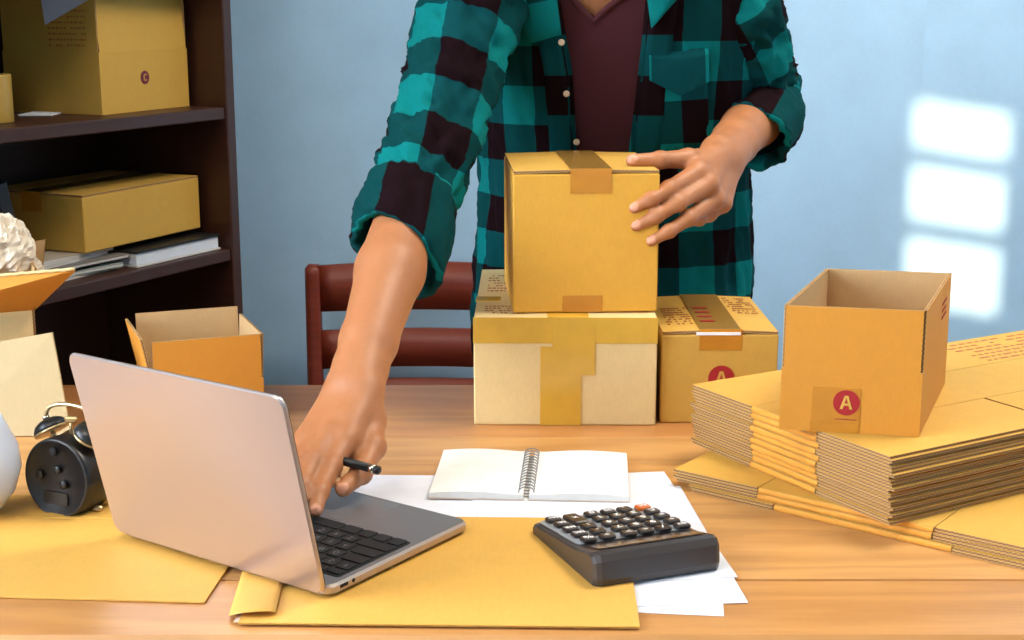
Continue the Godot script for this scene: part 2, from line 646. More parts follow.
# ------------------------------------------------------------------ desk, bookcase, chair
func make_desk():
	var d := thing("desk", "light brown wooden desk topped with long planks", "desk", Vector3(0, 0, 0))
	var zs := []
	for y in [637.0, 579.0, 533.0, 493.0, 463.0, 437.0, 410.0, 385.0]:
		zs.append(P(512, y).z)
	for i in 7:
		M.planks[i].uv1_offset.z = 0.16 + 0.11 * i - (zs[i] + zs[i + 1]) / 2.0 * 1.9
	var x0 := -0.80
	var x1 := 1.05
	for i in 7:
		obj("plank", box_between(Vector3(x0, TT - 0.03, zs[i] - 0.0003), Vector3(x1, TT, zs[i + 1] + 0.0003), 0.0004 if i else 0.004), M.planks[i], d)
	var za: float = zs[0]
	var zb: float = zs[7]
	var s := Shape.new()
	s.box(Vector3(x0 + 0.06, TT - 0.1, za - 0.07), Vector3(x1 - 0.06, TT - 0.03, za - 0.05))
	s.box(Vector3(x0 + 0.06, TT - 0.1, zb + 0.05), Vector3(x1 - 0.06, TT - 0.03, zb + 0.07))
	s.box(Vector3(x0 + 0.06, TT - 0.1, zb + 0.07), Vector3(x0 + 0.08, TT - 0.03, za - 0.07))
	s.box(Vector3(x1 - 0.08, TT - 0.1, zb + 0.07), Vector3(x1 - 0.06, TT - 0.03, za - 0.07))
	obj("apron", s.mesh(), M.desk, d)
	for x in [x0 + 0.07, x1 - 0.07]:
		for z in [za - 0.06, zb + 0.06]:
			obj("leg", box_between(Vector3(x - 0.03, 0, z - 0.03), Vector3(x + 0.03, TT - 0.03, z + 0.03), 0.004), M.desk, d)

var BK := Transform3D()   # bookcase axes: x along the front from its right end, y up, z inwards
const BK_DEPTH := 0.30
const BK_WIDE := 0.80
const SHELF_A := 0.318     # heights above the table
const SHELF_B := 0.082

func make_bookcase():
	var a := deg_to_rad(28.0)
	var along := Vector3(-sin(a), 0, cos(a))
	var inwards := Vector3(-cos(a), 0, -sin(a))
	var r := V(237, 150, 2.42)
	BK = Transform3D(Basis(along, Vector3.UP, inwards), Vector3(r.x, 0, r.z))
	var d := thing("bookcase", "tall dark brown wooden bookcase with open shelves standing against the blue wall", "bookcase", Vector3.ZERO)
	var part := func(called: String, lo: Vector3, hi: Vector3, b := 0.002):
		var s := Shape.new()
		s.bevel(BK * ((lo + hi) / 2.0), hi - lo, b, BK.basis)
		obj(called, s.mesh(), M.dark, d)
	var top := 1.95
	part.call("side_panel", Vector3(0, 0, 0), Vector3(0.022, top, BK_DEPTH))
	part.call("side_panel", Vector3(BK_WIDE - 0.022, 0, 0), Vector3(BK_WIDE, top, BK_DEPTH))
	part.call("back_panel", Vector3(0.022, 0.05, BK_DEPTH - 0.01), Vector3(BK_WIDE - 0.022, top - 0.02, BK_DEPTH), 0.001)
	for h in [-0.68, -0.33, SHELF_B, SHELF_A, 0.545, 0.85]:
		part.call("shelf", Vector3(0.022, TT + h - 0.02, 0.004), Vector3(BK_WIDE - 0.022, TT + h, BK_DEPTH - 0.01))
	part.call("top_panel", Vector3(0.022, top - 0.02, 0), Vector3(BK_WIDE - 0.022, top, BK_DEPTH - 0.01))

func make_chair():
	var z := 2.6
	var a := V(305, 265, z)
	var wide := 0.42
	var d := thing("dining_chair", "reddish brown wooden chair with slatted back behind the desk", "chair", Vector3(a.x + wide / 2.0, 0, -z))
	var top := a.y
	for x in [-wide / 2.0 + 0.0135, wide / 2.0 - 0.0135]:
		var p := spline([Vector3(x, 0, -0.05), Vector3(x, 0.25, -0.01), Vector3(x, 0.45, 0.005), Vector3(x, top - 0.08, 0.0), Vector3(x, top - 0.006, -0.004)], 14)
		var rows := []
		for q in p:
			rows.append([q + Vector3(-0.0135, 0, -0.014), q + Vector3(-0.0135, 0, 0.010), q + Vector3(-0.009, 0, 0.015), q + Vector3(0.009, 0, 0.015), q + Vector3(0.0135, 0, 0.010), q + Vector3(0.0135, 0, -0.014)])
		var q: Vector3 = p[-1]
		rows.append([q + Vector3(-0.009, 0.006, -0.010), q + Vector3(-0.009, 0.006, 0.006), q + Vector3(-0.006, 0.006, 0.010), q + Vector3(0.006, 0.006, 0.010), q + Vector3(0.009, 0.006, 0.006), q + Vector3(0.009, 0.006, -0.010)])
		obj("back_post", grid_mesh(rows, true, true), M.chair, d)
	var rail := func(called: String, y0: float, y1: float, rise: float):
		var rows := []
		for i in 13:
			var t := i / 12.0
			var x := lerpf(-wide / 2.0 + 0.02, wide / 2.0 - 0.02, t)
			var bow := -0.022 * sin(PI * t)
			var up := rise * sin(PI * t)
			rows.append([Vector3(x, y0, bow - 0.009), Vector3(x, y0, bow + 0.009), Vector3(x, y1 + up, bow + 0.008), Vector3(x, y1 + up, bow - 0.008)])
		var o := obj(called, grid_mesh(rows, true, true), M.chair, d)
		return o
	rail.call("top_rail", V(400, 311, z).y, V(330, 266, z).y, 0.004)
	rail.call("slat", V(400, 368, z).y, V(400, 331, z).y, 0.0)
	rail.call("slat", 0.50, 0.55, 0.0)
	var o := round_outline(wide, 0.40, 0.03)
	var seat := obj("seat", slab_mesh(o, 0.43, 0.455, 0.006), M.chair, d, Vector3(0, 0, 0.215))
	seat.rotation.y = 0.0
	for x in [-wide / 2.0 + 0.03, wide / 2.0 - 0.03]:
		obj("leg", box_between(Vector3(x - 0.016, 0, 0.36), Vector3(x + 0.016, 0.43, 0.392), 0.004), M.chair, d)
		obj("seat_rail", box_between(Vector3(x - 0.01, 0.38, 0.012), Vector3(x + 0.01, 0.43, 0.362), 0.002), M.chair, d)
	obj("seat_rail", box_between(Vector3(-wide / 2.0 + 0.045, 0.38, 0.365), Vector3(wide / 2.0 - 0.045, 0.43, 0.385), 0.002), M.chair, d)

# ------------------------------------------------------------------ a body as one surface
class Field:
	var o: Vector3
	var s: float
	var nx: int
	var ny: int
	var nz: int
	var d := PackedFloat32Array()

	func _init(lo: Vector3, hi: Vector3, cell: float):
		o = lo
		s = cell
		nx = int(ceil((hi.x - lo.x) / cell)) + 1
		ny = int(ceil((hi.y - lo.y) / cell)) + 1
		nz = int(ceil((hi.z - lo.z) / cell)) + 1
		d.resize(nx * ny * nz)
		d.fill(1.0)

	func span(lo: Vector3, hi: Vector3) -> Array:
		return [clampi(int((lo.x - o.x) / s), 0, nx - 1), clampi(int((hi.x - o.x) / s) + 1, 0, nx - 1),
			clampi(int((lo.y - o.y) / s), 0, ny - 1), clampi(int((hi.y - o.y) / s) + 1, 0, ny - 1),
			clampi(int((lo.z - o.z) / s), 0, nz - 1), clampi(int((hi.z - o.z) / s) + 1, 0, nz - 1)]

	func capsule(a: Vector3, b: Vector3, ra: float, rb: float, k: float):
		var m := maxf(ra, rb) + k + s * 2.0
		var e := Vector3(m, m, m)
		var r := span(a.min(b) - e, a.max(b) + e)
		var ab := b - a
		var l2 := maxf(ab.length_squared(), 1e-12)
		for z in range(r[4], r[5] + 1):
			for y in range(r[2], r[3] + 1):
				var at: int = (z * ny + y) * nx
				for x in range(r[0], r[1] + 1):
					var p := o + Vector3(x, y, z) * s - a
					var t := clampf(p.dot(ab) / l2, 0.0, 1.0)
					var v := (p - ab * t).length() - ra - (rb - ra) * t
					var old := d[at + x]
					var h := maxf(k - absf(v - old), 0.0)
					d[at + x] = minf(v, old) - h * h * 0.25 / k

	func ellipsoid(c: Vector3, turn: Basis, rad: Vector3, k: float):
		var m := maxf(rad.x, maxf(rad.y, rad.z)) + k + s * 2.0
		var e := Vector3(m, m, m)
		var r := span(c - e, c + e)
		var inv := turn.inverse()
		var least := minf(rad.x, minf(rad.y, rad.z))
		for z in range(r[4], r[5] + 1):
			for y in range(r[2], r[3] + 1):
				var at: int = (z * ny + y) * nx
				for x in range(r[0], r[1] + 1):
					var p := inv * (o + Vector3(x, y, z) * s - c)
					var v := ((p / rad).length() - 1.0) * least
					var old := d[at + x]
					var h := maxf(k - absf(v - old), 0.0)
					d[at + x] = minf(v, old) - h * h * 0.25 / k

	func shaped(lo: Vector3, hi: Vector3, value: Callable, k: float):
		var r := span(lo, hi)
		for z in range(r[4], r[5] + 1):
			for y in range(r[2], r[3] + 1):
				var at: int = (z * ny + y) * nx
				for x in range(r[0], r[1] + 1):
					var v: float = value.call(o + Vector3(x, y, z) * s)
					var old := d[at + x]
					var h := maxf(k - absf(v - old), 0.0)
					d[at + x] = minf(v, old) - h * h * 0.25 / k

	func cut(value: Callable):
		for z in nz:
			for y in ny:
				var at: int = (z * ny + y) * nx
				for x in nx:
					if d[at + x] < 0.05:
						d[at + x] = maxf(d[at + x], value.call(o + Vector3(x, y, z) * s))

	# surface nets, added to st; tint gives each vertex its colour
	func net(st: SurfaceTool, first: int, tint: Callable) -> int:
		var id := PackedInt32Array()
		id.resize(nx * ny * nz)
		id.fill(-1)
		var count := first
		var sy := nx
		var sz := nx * ny
		var off := [0, 1, sy, sy + 1, sz, sz + 1, sz + sy, sz + sy + 1]
		var edges := [[0, 1], [2, 3], [4, 5], [6, 7], [0, 2], [1, 3], [4, 6], [5, 7], [0, 4], [1, 5], [2, 6], [3, 7]]
		var near := s * 2.0
		for z in nz - 1:
			for y in ny - 1:
				var at: int = (z * ny + y) * nx
				for x in nx - 1:
					var i := at + x
					if absf(d[i]) > near:
						continue
					var inside := 0
					for k in 8:
						if d[i + off[k]] < 0.0:
							inside += 1
					if inside == 0 or inside == 8:
						continue
					var sum := Vector3.ZERO
					var n := 0
					for e in edges:
						var a := d[i + off[e[0]]]
						var b := d[i + off[e[1]]]
						if (a < 0.0) != (b < 0.0):
							var t := a / (a - b)
							var pa := Vector3(e[0] & 1, (e[0] >> 1) & 1, e[0] >> 2)
							var pb := Vector3(e[1] & 1, (e[1] >> 1) & 1, e[1] >> 2)
							sum += pa.lerp(pb, t)
							n += 1
					var p := o + (Vector3(x, y, z) + sum / n) * s
					st.set_smooth_group(0)
					st.set_color(tint.call(p))
					st.add_vertex(p)
					id[i] = count
					count += 1
		for z in range(1, nz - 1):
			for y in range(1, ny - 1):
				var at: int = (z * ny + y) * nx
				for x in range(1, nx - 1):
					var i := at + x
					if id[i] < 0:
						continue
					var a := d[i] < 0.0
					for q in [[1, sy, sz], [sy, sz, 1], [sz, 1, sy]]:
						if a == (d[i + q[0]] < 0.0):
							continue
						var v0 := id[i]
						var v1 := id[i - q[1]]
						var v2 := id[i - q[1] - q[2]]
						var v3 := id[i - q[2]]
						if v0 < 0 or v1 < 0 or v2 < 0 or v3 < 0:
							continue
						var ix := [v0, v2, v1, v0, v3, v2] if not a else [v0, v1, v2, v0, v2, v3]
						for k in ix:
							st.add_index(k)
		return count

# the trunk: [height above the table, centre x, centre z, half width, half depth]
const TRUNK := [[-0.34, 0.150, -2.125, 0.165, 0.110], [-0.10, 0.150, -2.13, 0.186, 0.115], [0.10, 0.150, -2.11, 0.196, 0.120], [0.25, 0.146, -2.07, 0.186, 0.122],
	[0.40, 0.140, -2.01, 0.188, 0.124], [0.50, 0.135, -1.965, 0.190, 0.120], [0.58, 0.132, -1.93, 0.172, 0.104], [0.63, 0.130, -1.91, 0.120, 0.086], [0.665, 0.130, -1.90, 0.070, 0.072]]
const BULGE := 0.85

func trunk(h: float) -> Array:
	var k := 0
	while k < TRUNK.size() - 2 and h > TRUNK[k + 1][0]:
		k += 1
	var f := clampf((h - TRUNK[k][0]) / (TRUNK[k + 1][0] - TRUNK[k][0]), 0.0, 1.0)
	var out := []
	for i in range(1, 5):
		var a: float = TRUNK[maxi(k - 1, 0)][i]
		var b: float = TRUNK[k][i]
		var c: float = TRUNK[k + 1][i]
		var e: float = TRUNK[mini(k + 2, TRUNK.size() - 1)][i]
		out.append(lerpf(lerpf(b, c, f), 0.5 * (2.0 * b + (c - a) * f + (2.0 * a - 5.0 * b + 4.0 * c - e) * f * f + (3.0 * b - a - 3.0 * c + e) * f * f * f), 0.5))
	return out

func trunk_point(h: float, phi: float, grow: float) -> Vector3:
	var t := trunk(h)
	var sn := sin(phi)
	var cs := cos(phi)
	return Vector3(t[0] + (t[2] + grow) * signf(sn) * pow(absf(sn), BULGE), TT + h, t[1] + (t[3] + grow) * signf(cs) * pow(absf(cs), BULGE))

func on_trunk(px: float, py: float, off: float) -> Vector3:
	var z := 1.6
	while z < 2.2:
		var p := V(px, py, z)
		var t := trunk(p.y - TT)
		var dx: float = absf(p.x - t[0]) / t[2]
		var dz: float = absf(p.z - t[1]) / t[3]
		if pow(dx, 2.0 / BULGE) + pow(dz, 2.0 / BULGE) < 1.0:
			return p + Vector3(0, 0, off)
		z += 0.002
	return V(px, py, 1.95)

func opening(h: float) -> Vector2:
	# the edges of the open shirt front, as angles
	var hs := [-0.2, 0.20, 0.30, 0.40, 0.49, 0.56, 0.62, 0.66]
	var xl := [0.080, 0.083, 0.083, 0.074, 0.056, 0.050, 0.062, 0.085]
	var xr := [0.150, 0.155, 0.159, 0.165, 0.170, 0.186, 0.190, 0.170]
	var k := 0
	while k < hs.size() - 2 and h > hs[k + 1]:
		k += 1
	var f := clampf((h - hs[k]) / (hs[k + 1] - hs[k]), 0.0, 1.0)
	var t := trunk(h)
	var a := clampf((lerpf(xl[k], xl[k + 1], f) - t[0]) / t[2], -0.98, 0.98)
	var b := clampf((lerpf(xr[k], xr[k + 1], f) - t[0]) / t[2], -0.98, 0.98)
	return Vector2(signf(a) * asin(pow(absf(a), 1.0 / BULGE)), signf(b) * asin(pow(absf(b), 1.0 / BULGE)))

func ridge(x: float, y: float, z: float) -> float:
	return 1.0 - 2.0 * absf(noise.get_noise_3d(x, y, z)) * 1.6

const CHECK := 0.104

# a cloth tube through [pixel x, pixel y, distance, radius] with folds
func sleeve_rows(knots: Array, n: int, seg: int, amp: float, phase: float) -> Array:
	var pts := []
	var rad := []
	for k in knots:
		pts.append(V(k[0], k[1], k[2]))
		rad.append(k[3])
	var path := spline(pts, n)
	var rr := spline(rad, n)
	var fr := frames(path, Vector3(0.3, 0, -1))
	var rows := []
	var uvs := []
	var run := 0.0
	for i in path.size():
		if i:
			run += path[i].distance_to(path[i - 1])
		var row := []
		var uv := []
		for j in seg + 1:
			var a := TAU * j / seg
			var c := cos(a)
			var sn := sin(a)
			var calm := 1.0 - smoothstep(0.80, 0.95, float(i) / n)
			var f := ridge(c * 0.9 + run * 5.0 + phase, sn * 0.9 - run * 6.0, run * 8.0 + phase) * amp * calm
			f += ridge(c * 1.5 - run * 4.0 + 5.0, sn * 1.5 + phase, run * 13.0) * amp * 0.45 * calm
			row.append(path[i] + (fr[i][0] * c + fr[i][1] * sn) * (rr[i] + f))
			uv.append(Vector2(a / TAU * 3.0 + (phase * 0.1 + run * 0.08) / CHECK, run / CHECK + phase * 0.37))
		rows.append(row)
		uvs.append(uv)
	return [rows, uvs]

func make_person():
	var man := thing("person", "person in an open teal checked shirt over a maroon T-shirt leaning over the desk", "person", Vector3.ZERO)
	var e1 := V(408, 212, 1.67)
	var w1 := V(354, 390, 1.44)
	var s1 := V(480, -18, 1.875)
	var e2 := V(768, 100, 2.08)
	var w2 := V(722, 158, 1.805)
	var s2 := V(728, -25, 1.93)
	var st := SurfaceTool.new()
	st.begin(Mesh.PRIMITIVE_TRIANGLES)
	var skin := c8(182, 121, 78).srgb_to_linear()
	var knuckle := c8(164, 98, 62).srgb_to_linear()
	var nail := c8(218, 158, 128).srgb_to_linear()
	# hand on the laptop: [joints], radii
	var right := [
		[[V(347, 438, 1.375), V(331, 467, 1.337), V(320, 492, 1.302), V(316, 510, 1.281)], [0.0114, 0.0096, 0.0082, 0.0068]],
		[[V(331, 434, 1.380), V(313, 461, 1.337), V(303, 485, 1.305), V(300, 500, 1.288)], [0.0114, 0.0096, 0.0082, 0.0068]],
		[[V(317, 435, 1.390), V(301, 459, 1.350), V(294, 478, 1.320), V(291, 491, 1.303)], [0.0120, 0.0100, 0.0084, 0.0070]],
		[[V(307, 438, 1.402), V(294, 458, 1.372), V(288, 472, 1.350), V(286, 482, 1.338)], [0.0110, 0.0088, 0.0076, 0.0064]],
		[[V(369, 420, 1.418), V(373, 447, 1.385), V(361, 473, 1.350), V(343, 489, 1.320)], [0.0150, 0.0125, 0.0105, 0.0080]]]
	var left := [
		[[V(699, 171, 1.727), V(669, 189, 1.686), V(651, 199, 1.673), V(634, 208, 1.672)], [0.0112, 0.0094, 0.0082, 0.0068]],
		[[V(708, 184, 1.722), V(678, 203, 1.683), V(656, 216, 1.673), V(636, 226, 1.672)], [0.0112, 0.0094, 0.0082, 0.0068]],
		[[V(714, 199, 1.730), V(689, 218, 1.692), V(669, 231, 1.676), V(651, 241, 1.673)], [0.0108, 0.0090, 0.0078, 0.0066]],
		[[V(722, 203, 1.758), V(709, 214, 1.742), V(699, 219, 1.727), V(692, 221, 1.718)], [0.0110, 0.0088, 0.0076, 0.0066]],
		[[V(714, 160, 1.775), V(688, 159, 1.742), V(660, 160, 1.722), V(632, 160.5, 1.712)], [0.0150, 0.0120, 0.0098, 0.0078]]]
	var count := 0
	for side in [[e1, w1, right, 0.0365, 0.0262, Vector3(0.45, 0.30, 0.1)], [e2, w2, left, 0.037, 0.0258, Vector3(0.3, 0.2, 0.1)]]:
		var elbow: Vector3 = side[0]
		var wrist: Vector3 = side[1]
		var lo := elbow.min(wrist)
		var hi := elbow.max(wrist)
		for f in side[2]:
			for q in f[0]:
				lo = lo.min(q)
				hi = hi.max(q)
		var e := Vector3(0.05, 0.05, 0.05)
		var g := Field.new(lo - e, hi + e, 0.003)
		var along := (wrist - elbow)
		g.capsule(elbow, elbow + along * 0.36, side[3] * 0.95, side[3] * 1.03, 0.004)
		g.capsule(elbow + along * 0.36, elbow + along * 0.75, side[3] * 1.03, side[4] * 1.14, 0.012)
		g.capsule(elbow + along * 0.75, wrist, side[4] * 1.14, side[4], 0.010)
		var across: Vector3 = (side[2][3][0][0] - side[2][0][0][0]).normalized()
		for k in [-1.0, 1.0]:
			g.capsule(wrist + across * 0.007 * k - along.normalized() * 0.03, wrist + across * 0.010 * k, side[4] * 0.82, 0.020, 0.012)
		for f in 4:
			var mcp: Vector3 = side[2][f][0][0]
			var root := wrist + across * (f - 1.5) * 0.011
			g.capsule(root, mcp, 0.0170, 0.0122, 0.009)
		for f in 3:
			g.capsule(side[2][f][0][0], side[2][f + 1][0][0], 0.0095, 0.0090, 0.007)
		var th: Vector3 = side[2][4][0][0]
		g.capsule(wrist.lerp(th, 0.5), th, 0.019, 0.017, 0.012)
		g.capsule(th, side[2][0][0][0].lerp(wrist, 0.35), 0.013, 0.012, 0.012)
		g.capsule(side[2][4][0][1].lerp(th, 0.3), side[2][0][0][0].lerp(side[2][0][0][1], 0.12), 0.008, 0.008, 0.012)
		if elbow.x < 0.0:
			g.capsule(V(352, 452, 1.372), V(367, 446, 1.388), 0.009, 0.010, 0.008)
		for f in side[2]:
			for k in 3:
				g.capsule(f[0][k], f[0][k + 1], f[1][k], f[1][k + 1], 0.0045)
			for k in [1, 2]:
				g.capsule(f[0][k], f[0][k] + Vector3(0, 0.0001, 0), f[1][k] * 1.05, f[1][k] * 1.05, 0.004)
		var tips: Array = side[2]
		count = g.net(st, count, func(p: Vector3):
			var c := skin
			for f in tips:
				var tip: Vector3 = f[0][3]
				var back: Vector3 = (tip - f[0][2]).normalized()
				var r: float = f[1][3]
				var spot: Vector3 = tip + Vector3(0, 0.55, 0.83).normalized() * r * 0.9 + back * r * 0.1
				if p.distance_to(spot) < r * 0.85:
					return nail
				for k in [0, 1, 2]:
					var q: Vector3 = f[0][k]
					c = c.lerp(knuckle, 0.45 * clampf(1.0 - p.distance_to(q) / (f[1][k] * 1.7), 0.0, 1.0))
			return c)
	# trunk, upper arms, neck and head
	var b := Field.new(Vector3(-0.30, 0.35, -2.32), Vector3(0.48, 1.80, -1.60), 0.012)
	b.shaped(Vector3(-0.1, TT - 0.34, -2.3), Vector3(0.4, TT + 0.66, -1.75), func(p: Vector3):
		var h := p.y - TT
		var t := trunk(h)
		var dx: float = absf(p.x - t[0]) / (t[2] - 0.022)
		var dz: float = absf(p.z - t[1]) / (t[3] - 0.020)
		return maxf((pow(pow(dx, 2.0 / BULGE) + pow(dz, 2.0 / BULGE), BULGE / 2.0) - 1.0) * t[3] * 0.8, maxf(h - 0.65, -0.33 - h)), 0.01)
	b.capsule(s1, e1, 0.035, 0.029, 0.02)
	b.capsule(s2, e2, 0.040, 0.032, 0.02)
	var neck := Vector3(0.13, TT + 0.60, -1.915)
	var skull := Vector3(0.125, TT + 0.790, -1.825)
	var gaze := Vector3(-0.22, -0.50, 0.84).normalized()
	var face := Basis.looking_at(-gaze, Vector3.UP)   # z runs along the gaze
	b.capsule(neck, skull + face * Vector3(0, -0.07, -0.02), 0.058, 0.050, 0.03)
	st_head(b, skull, face)
	count = b.net(st, count, func(_p): return skin)
	st.generate_normals()
	obj("body", st.commit(), M.skin, man)
	for k in [-1, 1]:
		obj("eye", lathe([[0.0, -0.011], [0.008, -0.008], [0.011, 0.0], [0.008, 0.008], [0.0, 0.011]], 12), M.eye, man, skull + face * Vector3(0.031 * k, 0.005, 0.082))
	obj("mouth", bevel_mesh(Vector3(0.045, 0.009, 0.012), 0.003), M.lip, man).transform = Transform3D(face, skull + face * Vector3(0, -0.062, 0.086))
	var hs := SurfaceTool.new()
	hs.begin(Mesh.PRIMITIVE_TRIANGLES)
	var hf := Field.new(skull - Vector3(0.16, 0.16, 0.16), skull + Vector3(0.16, 0.18, 0.16), 0.01)
	hf.ellipsoid(skull + face * Vector3(0, 0.018, -0.016), face, Vector3(0.089, 0.112, 0.108), 0.001)
	hf.cut(func(p: Vector3):
		var q: Vector3 = face.inverse() * (p - skull)
		return maxf(q.z * 0.8 - q.y * 0.6 - 0.005, -0.06 - q.y))
	hf.net(hs, 0, func(_p): return Color.WHITE)
	hs.generate_normals()
	obj("hair", hs.commit(), M.hair, man)
	make_clothes(man)
	# the pen held under the thumb
	var pa := V(379, 470.5, 1.322)
	var pb := V(265, 440, 1.400)
	var pen := thing("pen", "black pen with a silver tip held in the hand on the laptop", "pen", pa)
	var dir := (pb - pa).normalized()
	obj("barrel", tube([dir * 0.010, dir * 0.05, dir * 0.090, dir * 0.105], [0.0042, 0.0045, 0.0045, 0.0015], 12), M.black, pen)
	obj("collar", tube([dir * 0.0045, dir * 0.0105], [0.0044, 0.0044], 12), M.chrome, pen)
	obj("cap", tube([dir * -0.001, dir * 0.0, dir * 0.005], [0.0030, 0.0042, 0.0043], 12), M.black, pen)

func st_head(b: Field, skull: Vector3, face: Basis):
	b.ellipsoid(skull + face * Vector3(0, 0.015, -0.012), face, Vector3(0.076, 0.100, 0.096), 0.01)
	b.ellipsoid(skull + face * Vector3(0, -0.045, 0.022), face, Vector3(0.056, 0.062, 0.062), 0.03)
	b.capsule(skull + face * Vector3(0, 0.005, 0.086), skull + face * Vector3(0, -0.028, 0.106), 0.010, 0.014, 0.015)
	b.capsule(skull + face * Vector3(0, -0.092, 0.060), skull + face * Vector3(0, -0.088, 0.062), 0.020, 0.018, 0.02)
	for k in [-1.0, 1.0]:
		b.ellipsoid(skull + face * Vector3(0.078 * k, -0.008, -0.006), face, Vector3(0.013, 0.032, 0.020), 0.008)

func make_clothes(man: Node3D):
	# T-shirt with a V neck
	var rows := []
	var seg := 96
	var notch := func(phi: float):
		return minf(0.468 + absf(phi + 0.14) * 0.20, 0.61)
	for i in 61:
		var row := []
		for j in seg:
			var phi := -PI + TAU * j / seg
			var h := lerpf(-0.12, notch.call(phi), i / 60.0)
			var w := ridge(phi * 1.5, h * 2.0, 3.0) * 0.0015
			row.append(trunk_point(h, phi, -0.012 + w))
		rows.append(row)
	obj("t_shirt", grid_mesh(rows, true, false, [], true), M.tee, man)
	var rim := []
	for j in 33:
		var phi := -0.80 + 1.32 * j / 32.0
		rim.append(trunk_point(notch.call(phi) - 0.004, phi, -0.0105))
	obj("neckband", tube(rim, 0.0042, 8), M.tee, man)
	# shirt body, open in front
	rows = []
	var uvs := []
	seg = 150
	for i in 111:
		var h := lerpf(-0.13, 0.655, i / 110.0)
		var o := opening(h)
		var row := []
		var uv := []
		for j in seg + 1:
			var phi := lerpf(o.y, TAU + o.x, float(j) / seg)
			var sn := sin(phi)
			var cs := cos(phi)
			var low := clampf((0.52 - h) / 0.5, 0.0, 1.0)
			var f := ridge(sn * 1.5 + 2.0, cs * 1.5 + h * 1.2, h * 2.6) * 0.007 * low
			f += ridge(sn * 4.5 + h * 6.0, cs * 4.0, h * 5.0 + 9.0) * 0.0035
			f += maxf(0.0, sin(phi * 11.0 + h * 6.0)) * 0.010 * clampf((0.22 - h) / 0.3, 0.0, 1.0)
			row.append(trunk_point(h, phi, 0.004 + f))
			uv.append(Vector2((phi * 0.172 if phi < PI else (phi - TAU) * 0.172) / CHECK + 0.42, -h / CHECK * (1.0 if phi < PI else 1.0) + (0.22 if phi < PI else 0.66)))
		rows.append(row)
		uvs.append(uv)
	var shirt := obj("shirt", grid_mesh(rows, false, false, uvs), M.shirt, man)
	shirt.set_meta("label", "teal and black checked shirt worn open with rolled sleeves")
	# the plackets along the opening
	for side in [0, 1]:
		rows = []
		uvs = []
		for i in 81:
			var h := lerpf(-0.12, 0.585, i / 80.0)
			var o := opening(h)
			var row := []
			var uv := []
			for j in 8:
				var t := j / 7.0
				var phi := (o.x + 0.010 - 0.175 * t) if side == 0 else (o.y - 0.010 + 0.175 * t)
				var lift: float = [-0.010, 0.0055, 0.0068, 0.0070, 0.0070, 0.0070, 0.0068, 0.003][j]
				row.append(trunk_point(h, phi, lift + 0.004 + ridge(phi, h * 6.0, 4.0) * 0.0025))
				uv.append(Vector2(phi * 0.172 / CHECK + 0.42, -h / CHECK + 0.30))
			rows.append(row)
			uvs.append(uv)
		obj("placket", grid_mesh(rows, false, false, uvs, side == 0), M.shirt, shirt)
	for q in [[561, 42], [566, 93], [576, 141]]:
		obj("button", lathe([[0.0, -0.002], [0.0040, -0.002], [0.0043, 0.0], [0.0037, 0.0012], [0.002, 0.0008], [0.0, 0.001]], 14, Vector3(0, 0.25, 1)), M.button, shirt, on_trunk(q[0], q[1], 0.016))
	# collar: two leaves in front and the band round the neck
	for leaf in [[[545, -34], [556, -4], [561, 34], [531, 43], [509, 5], [500, -34]], [[650, -34], [645, -6], [650, 28], [664, 12], [690, -16], [700, -34]]]:
		var pts := []
		for q in leaf:
			pts.append(on_trunk(q[0], q[1], 0.020))
		rows = []
		uvs = []
		# fill the leaf between its two long edges, bulging a little
		for i in 9:
			var row := []
			var uv := []
			for j in 9:
				var t := i / 8.0
				var inner: Vector3 = pts[0].lerp(pts[1], minf(t * 2.0, 1.0)) if t < 0.5 else pts[1].lerp(pts[2], t * 2.0 - 1.0)
				var outer: Vector3 = pts[5].lerp(pts[4], minf(t * 2.0, 1.0)) if t < 0.5 else pts[4].lerp(pts[3], t * 2.0 - 1.0)
				var p := inner.lerp(outer, j / 8.0) + Vector3(0, 0, 0.006 * sin(PI * j / 8.0))
				row.append(p)
				uv.append(Vector2(j / 8.0 * 0.45 + 0.02, t * 0.9 + 0.52))
			rows.append(row)
			uvs.append(uv)
		var under := []
		for r in rows:
			var row := []
			for p in r:
				row.append(p - Vector3(0, 0, 0.004))
			under.append(row)
		var all := []
		var alluv := []
		for i in rows.size():
			var u: Array = under[i].duplicate()
			u.reverse()
			var uu: Array = uvs[i].duplicate()
			uu.reverse()
			all.append(rows[i] + u)
			alluv.append(uvs[i] + uu)
		obj("collar", grid_mesh(all, true, true, alluv), M.shirt, shirt)
	rows = []
	uvs = []
	for i in 9:
		var t := i / 8.0
		var row := []
		var uv := []
		for j in 41:
			var phi := lerpf(0.75, TAU - 0.75, j / 40.0)
			row.append(trunk_point(lerpf(0.60, 0.655, t), phi, 0.012 + 0.010 * sin(PI * t)))
			uv.append(Vector2(phi * 0.1 / CHECK, t * 0.5))
		rows.append(row)
		uvs.append(uv)
	obj("collar_band", grid_mesh(rows, false, false, uvs), M.shirt, shirt)
	# chest pocket with a pointed flap
	var pocket := []
	for q in [[650, 60], [706, 55], [709, 150], [657, 152]]:
		pocket.append(on_trunk(q[0], q[1], 0.011))
	rows = []
	uvs = []
	for i in 13:
		var row := []
		var uv := []
		for j in 11:
			var t := i / 12.0
			var u := j / 10.0
			row.append(on_trunk(lerpf(lerpf(650, 657, t), lerpf(706, 709, t), u), lerpf(lerpf(60, 55, u), lerpf(152, 150, u), t), 0.0115 if (i % 12 and j % 10) else 0.0075))
			uv.append(Vector2(u * 0.8 + 0.1, t * 1.1))
		rows.append(row)
		uvs.append(uv)
	obj("pocket", grid_mesh(rows, false, false, uvs), M.shirt, shirt)
	rows = []
	uvs = []
